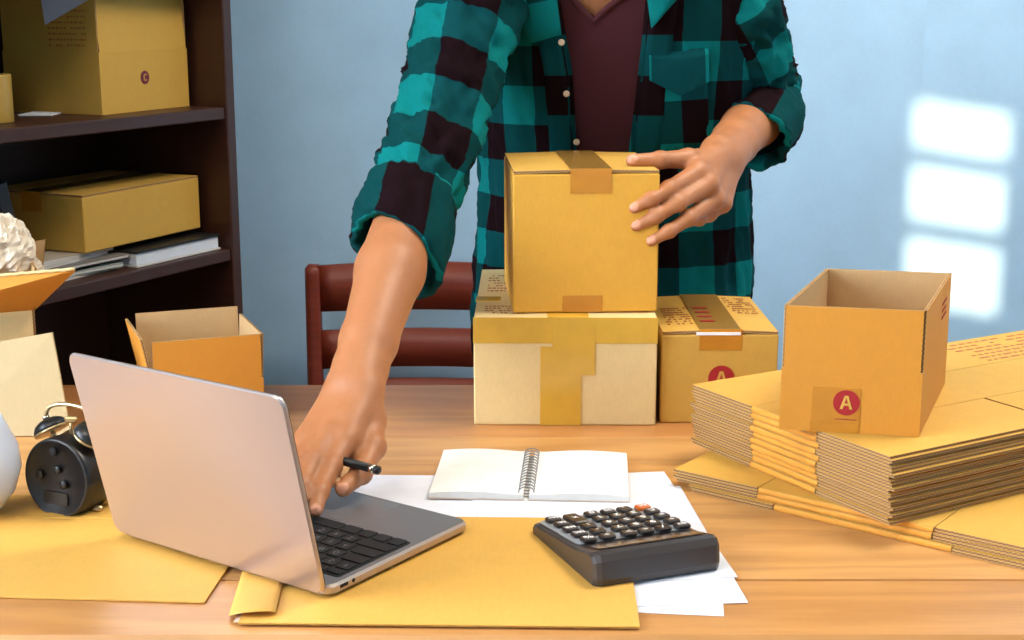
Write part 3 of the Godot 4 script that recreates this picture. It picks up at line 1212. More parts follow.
	for i in 9:
		var row := []
		var uv := []
		for j in 13:
			var t := i / 8.0
			var u := j / 12.0
			var low := 80.0 + 15.0 * (1.0 - absf(u - 0.52) * 2.0)
			row.append(on_trunk(lerpf(648, 707, u), lerpf(lerpf(52, 47, u), low, t), 0.010 + 0.012 * sqrt(t) if i else 0.004))
			uv.append(Vector2(u * 0.55 + 0.48, t * 0.4 + 0.05))
		rows.append(row)
		uvs.append(uv)
	obj("pocket_flap", grid_mesh(rows, false, false, uvs), M.shirt, shirt)
	# sleeves and rolled cuffs
	var r1 := sleeve_rows([[506, -60, 1.93, 0.050], [486, -28, 1.885, 0.058], [472, 10, 1.850, 0.060], [457, 60, 1.810, 0.055], [445, 100, 1.778, 0.052], [430, 150, 1.735, 0.051], [413, 196, 1.692, 0.047], [403, 226, 1.662, 0.042]], 90, 56, 0.0080, 1.3)
	obj("sleeve", grid_mesh(r1[0], false, false, r1[1]), M.shirt, shirt)
	var r2 := sleeve_rows([[690, -60, 1.96, 0.048], [712, -30, 1.94, 0.058], [730, 0, 1.945, 0.060], [745, 35, 1.975, 0.050], [755, 68, 2.015, 0.047], [762, 96, 2.045, 0.047], [760, 115, 2.025, 0.045], [753, 128, 1.99, 0.041]], 90, 56, 0.0080, 4.1)
	obj("sleeve", grid_mesh(r2[0], false, false, r2[1]), M.shirt, shirt)
	cuff(shirt, [[412, 190, 1.700], [406, 212, 1.676], [400, 236, 1.652], [396, 256, 1.633]], 0.050, 0.053, Vector3(0.26, -0.16, -0.1), 2.0)
	cuff(shirt, [[764, 100, 2.045], [760, 112, 2.025], [754, 125, 1.995], [748, 137, 1.960]], 0.052, 0.055, Vector3(0.1, 0.25, 0.0), 6.0)
	# trousers and shoes
	for k in [-1, 1]:
		var x: float = 0.15 + 0.085 * k
		var lr := sleeve_plain([Vector3(0.15 + 0.055 * k, TT + 0.02, -2.12), Vector3(x, TT - 0.12, -2.12), Vector3(x, 0.45, -2.09), Vector3(x, 0.20, -2.10), Vector3(x, 0.07, -2.10)], [0.088, 0.095, 0.070, 0.062, 0.066])
		obj("trouser_leg", lr, M.trousers, man)
		var s := PackedVector2Array()
		for i in 24:
			var a := TAU * i / 24
			s.append(Vector2(x + cos(a) * 0.047, -2.05 + sin(a) * 0.135))
		obj("shoe", slab_mesh(s, 0.0, 0.075, 0.02), M.shoe, man)

func sleeve_plain(pts: Array, rad: Array) -> ArrayMesh:
	var path := spline(pts, 30)
	var rr := spline(rad, 30)
	var rows := []
	for i in path.size():
		var row := []
		for j in 28:
			var a := TAU * j / 28
			row.append(path[i] + Vector3(cos(a), 0, sin(a)) * (rr[i] + ridge(cos(a) * 1.2, sin(a) * 1.2, i * 0.25) * 0.004))
		rows.append(row)
	return grid_mesh(rows, true, true)

func cuff(parent: Node3D, knots: Array, ra: float, rb: float, lean: Vector3, phase: float):
	var pts := []
	for k in knots:
		pts.append(V(k[0], k[1], k[2]))
	var path := spline(pts, 16)
	var fr := frames(path, Vector3(0.3, 0, -1))
	# outside from the top to the rim, then back up inside
	var steps := []
	for i in 17:
		steps.append([i, lerpf(ra, rb, i / 16.0) + 0.005 * sin(PI * i / 16.0)])
	for i in [16, 14, 10, 6]:
		steps.append([i, lerpf(ra, rb, i / 16.0) - 0.008])
	var rows := []
	var uvs := []
	for q in steps.size():
		var i: int = steps[q][0]
		var r: float = steps[q][1]
		if q == 0:
			r -= 0.008
		var row := []
		var uv := []
		for j in 49:
			var a := TAU * j / 48
			var c := cos(a)
			var sn := sin(a)
			var f := ridge(c * 1.2 + phase, sn * 1.2, i * 0.05) * 0.005 + ridge(c * 2.4, sn * 2.4 + phase, i * 0.16) * 0.002
			var out: Vector3 = fr[i][0] * c + fr[i][1] * sn
			var p: Vector3 = path[i] + out * (r + f)
			p += fr[i][2] * out.dot(lean) * rb * (i / 16.0) * 1.6
			row.append(p)
			uv.append(Vector2(a / TAU * 3.0 + phase * 0.21, i / 16.0 * 0.55 + (0.5 if q > 16 else 0.0) + 0.45))
		rows.append(row)
		uvs.append(uv)
	obj("cuff", grid_mesh(rows, false, false, uvs), M.shirt, parent)

# ------------------------------------------------------------------ cartons
func carton(called: String, label: String, at: Vector3, xdir: Vector3, w: float, h: float, d: float, mat, group := "") -> Node3D:
	# local axes: x along the front from its left end, y up, front face at z = 0, back at z = -d
	var n := thing(called, label, "box", at, group)
	xdir.y = 0.0
	xdir = xdir.normalized()
	n.basis = Basis(xdir, Vector3.UP, xdir.cross(Vector3.UP))
	obj("body", box_between(Vector3(0, 0, -d), Vector3(w, h - 0.0034, 0), 0.0016), mat, n)
	return n

func top_flaps(n: Node3D, w: float, h: float, d: float, mat, gape := 0.002):
	var mats := [mat, M.liner, M.edge]
	var y := h
	board("top_flap", n, Vector3(0.0008, y, -0.0005), Vector3(w / 2.0 - 0.0012, gape, 0), Vector3(0, 0, -d + 0.001), 0.003, mats)
	board("top_flap", n, Vector3(w / 2.0 + 0.0004, y + gape, -0.0005), Vector3(w / 2.0 - 0.0012, -gape, 0), Vector3(0, 0, -d + 0.001), 0.003, mats)

func strip(n: Node3D, called: String, lo: Vector3, hi: Vector3, mat) -> MeshInstance3D:
	return obj(called, box_between(lo, hi, 0.0001), mat, n)

# rows of short printed strokes on a face: o corner, ax and ay the face's directions
func printed(n: Node3D, o: Vector3, ax: Vector3, ay: Vector3, lines: int, mat, fill := 0.7, called := "printed_text") -> MeshInstance3D:
	var s := Shape.new()
	var nn := ax.cross(ay).normalized() * 0.0003
	var step := ay / lines
	for i in lines:
		var x := 0.0
		while x < 0.94:
			var l := rng.randf_range(0.03, 0.10)
			if rng.randf() < fill:
				var a := o + ax * x + step * (i + 0.3)
				var b := ax * minf(l, 0.98 - x)
				s.prism([a, a + b, a + b + step * 0.34, a + step * 0.34], nn)
			x += l + 0.03
	return obj(called, s.mesh(), mat, n)

func letter(n: Node3D, text: String, size: float, at: Transform3D, mat, called := "printed_letter", bold := true) -> MeshInstance3D:
	var t := TextMesh.new()
	t.text = text
	var f := SystemFont.new()
	f.font_names = PackedStringArray(["Droid Sans"])
	f.font_weight = 700 if bold else 400
	t.font = f
	t.font_size = 32
	t.pixel_size = size / 23.0
	t.depth = 0.0006
	t.curve_step = 4.0
	var o := obj(called, t, mat, n)
	o.transform = at
	return o

func round_mark(n: Node3D, c: Vector3, r: float, text: String, mat, ink):
	var ring := []
	for i in 36:
		ring.append(Vector3(cos(TAU * i / 36.0), sin(TAU * i / 36.0), 0) * r)
	var s := Shape.new()
	s.prism(ring, Vector3(0, 0, 0.0004))
	var disc := obj("printed_mark", s.mesh(), mat, n, c)
	letter(disc, text, r * 1.05, Transform3D(Basis(), Vector3(0, 0, 0.0005)), ink)

# hand a helper node's pieces over to its parent
func dissolve(holder: Node3D):
	var up: Node3D = holder.get_parent()
	for k in holder.get_children():
		var t: Transform3D = holder.transform * k.transform
		var called := String(k.name).rstrip("0123456789")
		holder.remove_child(k)
		k.name = called
		up.add_child(k, true)
		k.transform = t
	up.remove_child(holder)
	holder.free()

func make_cartons():
	# cream carton under the packed one
	var a := P(474, 425)
	var top := V(471, 318, -a.z).y - TT
	var n := carton("cream_carton", "cream cardboard carton sealed with yellow tape, under the packed golden box", a, Vector3(1, 0, 0.01), 0.214, top, 0.31, M.cream)
	top_flaps(n, 0.214, top, 0.31, M.cream, 0.001)
	strip(n, "tape", Vector3(-0.0004, top - 0.030, -0.001), Vector3(0.2144, top + 0.0006, 0.0008), M.tape)
	strip(n, "tape", Vector3(0.092, top - 0.068, 0.0003), Vector3(0.142, top + 0.0008, 0.0012), M.tape)
	strip(n, "tape", Vector3(0.078, 0.0004, 0.0002), Vector3(0.126, top - 0.034, 0.0010), M.tape)
	strip(n, "tape", Vector3(0.086, top - 0.001, -0.305), Vector3(0.134, top + 0.0014, 0.0008), M.tape)
	strip(n, "tape", Vector3(-0.0004, top - 0.001, -0.12), Vector3(0.03, top + 0.0012, -0.095), M.tape)
	printed(n, Vector3(0.012, top + 0.0006, -0.02), Vector3(0.05, 0, 0), Vector3(0, 0, -0.05), 4, M.print)
	printed(n, Vector3(0.012, top + 0.0006, -0.15), Vector3(0.05, 0, 0), Vector3(0, 0, -0.12), 7, M.print)
	# golden carton held by the person
	var g := P(514, 313, top + 0.002)
	var gz := -P(586, 314, top).z
	var gh := V(586, 171, gz).y - TT - top - 0.002
	n = carton("golden_carton", "golden brown cardboard box held by the person on top of the cream carton", g + Vector3(-0.001, 0, 0), Vector3(1, 0, -0.055), 0.170, gh, 0.205, M.kraft)
	top_flaps(n, 0.170, gh, 0.205, M.kraft2, 0.002)
	strip(n, "tape", Vector3(0.066, gh - 0.001, -0.2045), Vector3(0.114, gh + 0.0028, -0.0002), M.tape_dark)
	strip(n, "tape", Vector3(0.066, gh - 0.026, 0.0002), Vector3(0.114, gh + 0.0026, 0.0008), M.tape2)
	strip(n, "tape", Vector3(0.058, 0.0004, 0.0002), Vector3(0.105, 0.020, 0.0008), M.tape2)
	# small brown carton beside them
	var b := P(660, 423)
	var bh := V(660, 332, -b.z).y - TT
	n = carton("brown_carton", "small printed brown cardboard box standing beside the cream carton", b, Vector3(1, 0, -0.005), 0.137, bh, 0.205, M.kraft2)
	top_flaps(n, 0.137, bh, 0.205, M.kraft2, 0.003)
	strip(n, "tape", Vector3(0.044, bh - 0.022, 0.0002), Vector3(0.094, bh + 0.0034, 0.0008), M.tape2)
	strip(n, "tape", Vector3(0.044, bh - 0.001, -0.2045), Vector3(0.092, bh + 0.0036, -0.0002), M.tape_dark)
	strip(n, "paper_edge", Vector3(0.040, bh - 0.0036, 0.0), Vector3(0.092, bh - 0.0002, 0.0022), M.white)
	printed(n, Vector3(0.010, bh + 0.0014, -0.03), Vector3(0.032, 0.0012, 0), Vector3(0, 0, -0.10), 8, M.print)
	printed(n, Vector3(0.050, bh + 0.0042, -0.03), Vector3(0.018, 0, 0), Vector3(0, 0, -0.10), 4, M.red, 1.0)
	printed(n, Vector3(0.096, bh + 0.0026, -0.09), Vector3(0.034, -0.0012, 0), Vector3(0, 0, -0.10), 8, M.print)
	round_mark(n, Vector3(0.071, bh - 0.056, 0.0002), 0.0155, "A", M.red, M.kraft2)
	# open box marked A on the flattened boxes
	var hs := 0.0852
	var p0 := P(779, 429, hs)
	var p1 := P(919, 437, hs)
	var dep := (p1 - p0).rotated(Vector3.UP, deg_to_rad(79.0)).normalized() * 0.212
	n = open_carton("open_carton", "open golden cardboard box marked with a red A, on the flattened boxes", [p0, p1, p1 + dep, p0 + dep], 0.062, 0.060, [0.0, 0.0, -0.002, 0.0], [M.kraft3, M.liner, M.edge])
	var xd := (p1 - p0).normalized()
	var face := Node3D.new()
	face.name = "front_print"
	n.add_child(face)
	face.basis = Basis(xd, Vector3.UP, xd.cross(Vector3.UP))
	strip(face, "tape", Vector3(0.030, 0.0005, 0.0001), Vector3(0.075, 0.044, 0.0007), M.tape2)
	strip(face, "tape", Vector3(0.029, -0.0002, 0.0001), Vector3(0.074, 0.010, 0.0009), M.tape2)
	round_mark(face, Vector3(0.062, 0.030, 0.0006), 0.0125, "A", M.red, M.kraft2)
	printed(face, Vector3(0.052, 0.012, 0.0009), Vector3(0.022, 0, 0), Vector3(0, 0.003, 0), 1, M.red, 1.0)
	var sd := dep.normalized()
	var sidep := Node3D.new()
	sidep.name = "side_print"
	n.add_child(sidep)
	sidep.position = p1 - p0
	sidep.basis = Basis(sd, Vector3.UP, sd.cross(Vector3.UP))
	printed(sidep, Vector3(0.13, 0.085, 0.0006), Vector3(0.04, 0.0, 0), Vector3(0, 0.022, 0), 3, M.red, 0.9)
	dissolve(face)
	dissolve(sidep)

# an open box: base corners front-left, front-right, back-right, back-left; walls hb high, standing flaps hf high
func open_carton(called: String, label: String, c: Array, hb: float, hf: float, lean: Array, mats: Array, group := "", extra: Array = [0.0, 0.0, 0.0, 0.0]) -> Node3D:
	var n := thing(called, label, "box", c[0], group)
	var o: Vector3 = c[0]
	var mid := Vector3.ZERO
	for q in c:
		mid += q / 4.0
	var up := Vector3(0, hb, 0)
	var outer := Shape.new()
	var inner := Shape.new()
	var ins := []
	for q in c:
		ins.append(q + (mid - q).normalized() * 0.0042)
	for i in 4:
		var j := (i + 1) % 4
		var out: Vector3 = (c[i] + c[j]) / 2.0 - mid
		outer.face([c[i] - o, c[j] - o, c[j] + up - o, c[i] + up - o], out)
		inner.face([ins[i] - o, ins[j] - o, ins[j] + up - o, ins[i] + up - o], -out)
		inner.face([c[i] + up - o, c[j] + up - o, ins[j] + up - o, ins[i] + up - o], Vector3.UP)
	outer.face([c[0] - o, c[1] - o, c[2] - o, c[3] - o], Vector3.DOWN)
	var lift := Vector3(0, 0.003, 0)
	inner.face([ins[0] + lift - o, ins[1] + lift - o, ins[2] + lift - o, ins[3] + lift - o], Vector3.UP)
	var m := ArrayMesh.new()
	outer.add_to(m)
	inner.add_to(m)
	obj("body", m, [mats[0], mats[1]], n)
	for i in 4:
		var j := (i + 1) % 4
		var e: Vector3 = c[j] - c[i]
		var d := e.normalized()
		var out := d.cross(Vector3.UP)
		board("flap", n, c[i] - o + up + d * 0.0022, e - d * 0.0044, Vector3(0, hf + extra[i], 0) + out * lean[i], 0.0030, mats)
	return n

# ------------------------------------------------------------------ flattened boxes
func flat_box(a_len: float, flap: float, b_len: float, b_split: float, jag: float) -> Node3D:
	# local axes: x along the side with flap, fold, flap; z across, y up; 6.2 mm thick
	var n := Node3D.new()
	var mats := [M.kraft2, M.kraft2, M.edge]
	var t := 0.0029
	for ply in 2:
		var y := t + 0.0002 + ply * (t + 0.0002)
		board("panel", n, Vector3(flap, y, 0.0015), Vector3(0, 0, b_len - 0.003), Vector3(a_len - 2.0 * flap, 0, 0), t, mats)
		for e in 2:
			var x0 := 0.0 if e == 0 else a_len - flap + 0.0008
			var cut := b_split if ply else b_len - b_split
			var short: float = jag * (ply - 0.5)
			for q in [[0.001, cut - 0.0018], [cut + 0.0018, b_len - 0.001]]:
				board("flap", n, Vector3(x0 + (short if e == 0 else 0.0), y, q[0]), Vector3(0, 0, q[1] - q[0]), Vector3(flap - 0.0008 - (short if e == 0 else -short), 0, 0), t, mats)
	for e in 2:
		var z := 0.0025 if e == 0 else b_len - 0.0025
		var rows := []
		for x in [flap + 0.0005, a_len - flap - 0.0005]:
			var row := []
			for j in 9:
				var an := -PI / 2.0 + PI * j / 8.0
				row.append(Vector3(x, 0.0032 + sin(an) * 0.0030, z + (-1.0 if e == 0 else 1.0) * (cos(an) * 0.0024)))
			rows.append(row)
		obj("fold", grid_mesh(rows, false, false, [], e == 0), M.fold, n)
	return n

func stack_flats(called: String, proto: Node3D, corner: Vector3, adir: Vector3, count: int, labels: Array, group: String, seed_: int) -> Array:
	var out := []
	var r := RandomNumberGenerator.new()
	r.seed = seed_
	# corner: the end nearest the camera; x runs back to the left end, z across
	var x := -adir.normalized()
	var basis0 := Basis(x, Vector3.UP, x.cross(Vector3.UP))
	for i in count:
		var n: Node3D = proto if i == 0 else proto.duplicate()
		n.name = numbered(called)
		add_child(n)
		tag(n, labels[1] if i == count - 1 else labels[0] % ["lowest", "second", "third", "fourth", "fifth", "sixth", "seventh", "eighth", "ninth"][i], "flat box", group)
		n.basis = basis0 * Basis(Vector3.UP, r.randf_range(-0.005, 0.005))
		n.position = corner + Vector3(0, i * 0.00655, 0) + x * r.randf_range(-0.002, 0.002) + basis0.z * r.randf_range(-0.002, 0.002)
		out.append(n)
	return out

func make_flat_boxes():
	var a0 := P(675, 487)
	var a1 := P(935, 548)
	var proto := flat_box(0.37, 0.095, 0.50, 0.20, 0.004)
	var low := stack_flats("flattened_box", proto, a0 + (a1 - a0).normalized() * 0.37, a1 - a0, 3, ["flattened brown cardboard box, %s from below in the thin pile under the bundle", "flattened brown cardboard box topping the thin pile under the thick bundle"], "flattened boxes of the thin lower pile", 3)
	low[0].position += low[0].basis.x * -0.020 + low[0].basis.z * -0.003
	var b0 := P(692, 443, 0.0198)
	var b1 := P(888, 525, 0.0198)
	proto = flat_box(0.294, 0.098, 0.545, 0.230, 0.003)
	var up := stack_flats("folded_carton", proto, b0 + (b1 - b0).normalized() * 0.294, b1 - b0, 10, ["flattened cardboard box, %s from below in the thick bundle under the A box", "printed flattened cardboard box on top of the thick bundle under the A box"], "flattened boxes of the thick bundle", 8)
	var last: Node3D = up[-1]
	printed(last, Vector3(0.287, 0.0064, 0.36), Vector3(0, 0, 0.15), Vector3(-0.085, 0, 0), 7, M.print, 0.8)
	printed(last, Vector3(0.182, 0.0064, 0.47), Vector3(0, 0, 0.055), Vector3(-0.022, 0, 0), 2, M.red, 1.0)

# ------------------------------------------------------------------ cartons at the left of the desk
func make_left_cartons():
	var p0 := V(150, 343, 1.62)
	var p1 := V(262, 334, 1.665)
	p0.y = TT
	p1.y = TT
	var wide := p1 - p0
	var back := wide.rotated(Vector3.UP, deg_to_rad(92.0)).normalized() * 0.125
	var h := V(150, 343, 1.62).y - TT
	open_carton("small_open_carton", "small open brown cardboard box behind the laptop lid", [p0, p1, p1 + back, p0 + back], h * 0.5, h * 0.5, [0.0, 0.002, 0.004, 0.011], [M.kraft3, M.liner, M.edge], "", [0.0, 0.0, 0.009, 0.004])
	# carton with packing paper at the desk's left end
	var z := 1.70
	var c1 := V(36, 330, z)
	c1.y = TT
	var h2 := V(30, 308, z).y - TT
	var c0 := c1 + Vector3(-0.150, 0, 0.069)
	var dp := Vector3(-0.060, 0, -0.13)
	var n := thing("packing_carton", "open tan carton with raised flaps and packing paper at the desk end", "box", c0)
	var q := [Vector3.ZERO, c1 - c0, c1 - c0 + dp, dp]
	var mats := [M.cream, M.liner, M.edge]
	var names := ["front_wall", "side_wall", "back_wall", "side_wall"]
	for i in 4:
		var e: Vector3 = q[(i + 1) % 4] - q[i]
		var d := e.normalized()
		board(names[i], n, q[i] + d * 0.0031, e - d * 0.0062, Vector3(0, h2, 0), 0.003, mats if i != 1 else [M.kraft2, M.liner, M.edge])
	board("base", n, (q[0] + q[1] + q[2] + q[3]) * 0.02 + Vector3(0, 0.0035, 0), (c1 - c0) * 0.92, dp * 0.92, 0.003, [M.liner, M.liner, M.edge])
	# front flap: wider along its free edge, tipped outwards
	var s := Shape.new()
	var fl := V(75, 270, 1.66) - c0
	var f := [Vector3(0, h2, 0.003), c1 - c0 + Vector3(0.002, h2, 0.003), fl, fl + Vector3(-0.27, -0.020, 0.018)]
	s.prism(f, (f[1] - f[0]).cross(f[3] - f[0]).normalized() * -0.003)
	obj("front_flap", s.mesh(), M.kraft3, n)
	var rim: Array = []
	for i in 41:
		rim.append(f[2].lerp(f[3], i / 40.0) + Vector3(0, 0.0006 + 0.0008 * (i % 2), 0))
	obj("torn_edge", tube(rim, 0.0021, 6), M.cream, n)
	board("back_flap", n, V(15, 300, 1.80) - c0, V(40, 296, 1.80) - V(15, 300, 1.80), V(45, 240, 1.79) - V(40, 296, 1.80), 0.003, [M.liner, M.kraft2, M.edge])
	board("side_flap", n, q[2] + Vector3(0.001, h2, 0.004), q[1] - q[2] - Vector3(0, 0, -0.002), Vector3(0.004, 0.05, 0), 0.003, [M.liner, M.kraft2, M.edge])
	# crumpled paper in it
	for k in 3:
		var st: Array = [[-2, 254, 1.73, 0.042], [27, 274, 1.75, 0.020], [2, 294, 1.745, 0.020]][k]
		var c := V(st[0], st[1], st[2])
		var rows := []
		for i in 33:
			var row := []
			for j in 48:
				var th := PI * i / 32.0
				var ph := TAU * j / 48.0
				var dir := Vector3(sin(th) * cos(ph), cos(th) * 1.15, sin(th) * sin(ph))
				var puff := 0.90 + 0.10 * ridge(dir.x * 1.5 + k * 3.0, dir.y * 1.5, dir.z * 1.5) + 0.09 * ridge(dir.x * 3.5, dir.y * 3.5 + k, dir.z * 3.5) + 0.05 * ridge(dir.x * 8.0, dir.y * 8.0 + k, dir.z * 8.0)
				row.append(dir * st[3] * puff)
			rows.append(row)
		s = Shape.new()
		for i in 32:
			for j in 48:
				var a: Vector3 = rows[i][j]
				var b: Vector3 = rows[i][(j + 1) % 48]
				var d: Vector3 = rows[i + 1][j]
				var e: Vector3 = rows[i + 1][(j + 1) % 48]
				s.tri(a, b, e, a + e)
				s.tri(a, e, d, a + e)
		tag(obj("crumpled_paper", s.mesh(), M.wrap, null, c), ["largest crumpled sheet of cream packing paper in the open carton", "small crumpled cream packing paper next to the carton's raised tan flap", "crumpled cream packing paper tucked behind the carton's front flap"][k], "paper", "crumpled packing paper")
	# cream board leaning there
	n = thing("cardboard_sheet", "plain cream cardboard sheet leaning against the packing carton behind the clock", "cardboard", V(70, 436, 1.595))
	var o := n.position
	var bl := V(-45, 446, 1.595)
	bl.y = TT + 0.001
	var br := V(71, 436, 1.600)
	br.y = TT + 0.001
	var tr := V(52, 333, 1.640)
	var tl := V(-60, 352, 1.635)
	s = Shape.new()
	s.prism([bl - o, br - o, tr - o, tl - o], Vector3(0, 0, -0.004))
	obj("sheet", s.mesh(), M.tan, n)

# ------------------------------------------------------------------ things on the shelves
func shelf(u: float, h: float, w: float) -> Vector3:
	return BK * Vector3(u, TT + h, w)

func make_shelf_things():
	var right := -BK.basis.x
	var into := BK.basis.z
	# upper carton with standing flaps
	var c0 := shelf(0.250, SHELF_A + 0.0005, 0.055)
	var dx := (right + into * 0.06).normalized()
	var dz := (into + right * -0.06).normalized()
	var c := [c0, c0 + dx * 0.216, c0 + dx * 0.216 + dz * 0.19, c0 + dz * 0.19]
	var n := open_carton("shelf_carton", "large open brown carton with a dark round mark on the upper shelf", c, 0.094, 0.095, [-0.008, 0.0, 0.0, 0.0], [M.kraft2, M.liner, M.edge])
	var fr := Node3D.new()
	fr.name = "front_print"
	n.add_child(fr)
	fr.basis = Basis(dx, Vector3.UP, dx.cross(Vector3.UP))
	round_mark(fr, Vector3(0.105, 0.052, 0.0002), 0.0105, "C", M.maroon, M.kraft2)
	var sp := Node3D.new()
	sp.name = "side_print"
	n.add_child(sp)
	sp.position = dz * 0.19
	sp.basis = Basis(-dz, Vector3.UP, (-dz).cross(Vector3.UP))
	printed(sp, Vector3(0.095, 0.10, 0.0005), Vector3(0.075, 0, 0), Vector3(0, 0.06, 0), 7, M.print_soft, 0.9)
	var flank := Transform3D(sp.basis, c0 + dz * 0.19)
	dissolve(fr)
	dissolve(sp)
	var sh := Shape.new()
	var pp := [flank * Vector3(0.085, 0.198, 0.003), flank * Vector3(0.182, 0.198, 0.003), flank * Vector3(0.182, 0.172, 0.006), flank * Vector3(0.096, 0.134, 0.008)]
	sh.prism(pp, Vector3(0.0006, 0, 0.0006))
	tag(obj("paper_slip", sh.mesh(), M.paper), "white paper slip hanging over the side of the upper shelf carton", "paper")
	tag(flat_paper("paper_sheet", shelf(0.30, SHELF_A + 0.0006, 0.11), right.rotated(Vector3.UP, 0.5), 0.07, 0.05, 0.002, M.paper), "white folded paper lying beside the upper shelf carton", "paper")
	n = thing("tape_roll", "roll of yellow tape standing on the upper shelf", "tape", shelf(0.428, SHELF_A + 0.0005, 0.105))
	obj("roll", lathe([[0.026, 0.0], [0.036, 0.0], [0.0365, 0.002], [0.0365, 0.066], [0.036, 0.068], [0.026, 0.068]], 32), M.tape_green, n)
	obj("core", lathe([[0.0235, 0.0], [0.026, 0.0], [0.026, 0.068], [0.0235, 0.068]], 32), M.liner, n)
	# magazines, the white book and the carton on them
	var y := SHELF_B + 0.0004
	var tints := [c8(200, 196, 188), c8(170, 176, 170), c8(214, 208, 196), c8(120, 112, 108), c8(206, 200, 196), c8(180, 168, 150)]
	for i in 6:
		var m := plain(tints[i], 0.6)
		var turn: float = [0.06, -0.10, 0.16, -0.03, 0.10, 0.02][i]
		var lab: String = ["pale grey magazine at the bottom of the pile on the lower shelf", "grey green magazine second from the bottom of the lower shelf pile", "ivory magazine in the middle of the pile on the lower shelf", "dark grey magazine in the pile on the lower shelf", "off white magazine under the top one of the lower shelf pile", "tan magazine topping the pile on the lower shelf"][i]
		var mg := thing("magazine", lab, "magazine", shelf(0.385 + 0.008 * ((i * 2) % 3), y, 0.035 + 0.008 * (i % 3)), "magazines on the lower shelf")
		var xd := right.rotated(Vector3.UP, turn)
		mg.basis = Basis(xd, Vector3.UP, xd.cross(Vector3.UP))
		obj("pages", box_between(Vector3(0.001, 0.0006, -0.17), Vector3(0.149, 0.0044, -0.001), 0.0003), M.page_dull, mg)
		obj("cover", box_between(Vector3(0, 0.0045, -0.171), Vector3(0.15, 0.0053, 0), 0.0002), m, mg)
		obj("cover", box_between(Vector3(0, 0.0, -0.171), Vector3(0.15, 0.0006, 0), 0.0002), m, mg)
		y += 0.0055
	var bk := thing("white_book", "thick white paged book lying flat on the lower shelf by the carton", "book", shelf(0.232, SHELF_B + 0.0004, 0.020))
	bk.basis = Basis(right, Vector3.UP, right.cross(Vector3.UP))
	obj("pages", box_between(Vector3(0.0, 0.003, -0.20), Vector3(0.198, 0.022, 0), 0.001), M.paper, bk)
	obj("cover", box_between(Vector3(-0.002, 0.022, -0.205), Vector3(0.200, 0.0255, 0.003), 0.0005), M.black, bk)
	obj("cover", box_between(Vector3(-0.002, 0.0, -0.205), Vector3(0.200, 0.003, 0.003), 0.0005), M.page_dull, bk)
	var k0 := shelf(0.318, SHELF_B + 0.0342, 0.040)
	var kx := (right + into * 0.05).normalized()
	n = carton("sealed_carton", "closed brown carton on the books of the lower shelf", k0, kx, 0.282, 0.088, 0.19, M.kraft2)
	top_flaps(n, 0.282, 0.088, 0.19, M.kraft2, 0.0005)
	strip(n, "tape", Vector3(-0.0004, 0.058, -0.12), Vector3(0.0, 0.0888, -0.08), M.tape2)
	strip(n, "tape", Vector3(0.0, 0.0882, -0.12), Vector3(0.281, 0.0892, -0.08), M.tape_dark)
	# dark books leaning at the left
	for i in 4:
		var t: float = [0.150, 0.165, 0.140, 0.155][i]
		var b := thing("leaning_book", ["black book leaning outermost on the lower shelf", "dark violet book leaning second on the lower shelf", "dark brown book leaning third on the lower shelf", "navy book leaning last on the lower shelf"][i], "book", shelf(0.392 + 0.026 * i, SHELF_B + 0.0050, 0.085))
		var mat := plain([c8(30, 27, 32), c8(58, 36, 62), c8(80, 48, 34), c8(26, 30, 52)][i], 0.4)
		b.basis = Basis(BK.basis.x, Vector3.UP, BK.basis.z) * Basis(Vector3(0, 0, 1), -0.20)
		obj("cover", box_between(Vector3(0, 0, 0), Vector3(0.0025, t, 0.13), 0.0006), mat, b)
		obj("cover", box_between(Vector3(0.0195, 0, 0), Vector3(0.022, t, 0.13), 0.0006), mat, b)
		obj("spine", box_between(Vector3(0, 0, -0.0025), Vector3(0.022, t, 0.0), 0.0006), mat, b)
		obj("pages", box_between(Vector3(0.0026, 0.003, 0.001), Vector3(0.0194, t - 0.003, 0.126), 0.0004), M.page_dull, b)

func flat_paper(called: String, at: Vector3, xdir: Vector3, w: float, d: float, t: float, mat, parent: Node = null) -> MeshInstance3D:
	var x := xdir.normalized()
	var o := obj(called, box_between(Vector3(0, 0, -d), Vector3(w, t, 0), minf(0.0002, t * 0.3)), mat, parent, at)
	o.basis = Basis(x, Vector3.UP, x.cross(Vector3.UP))
	return o

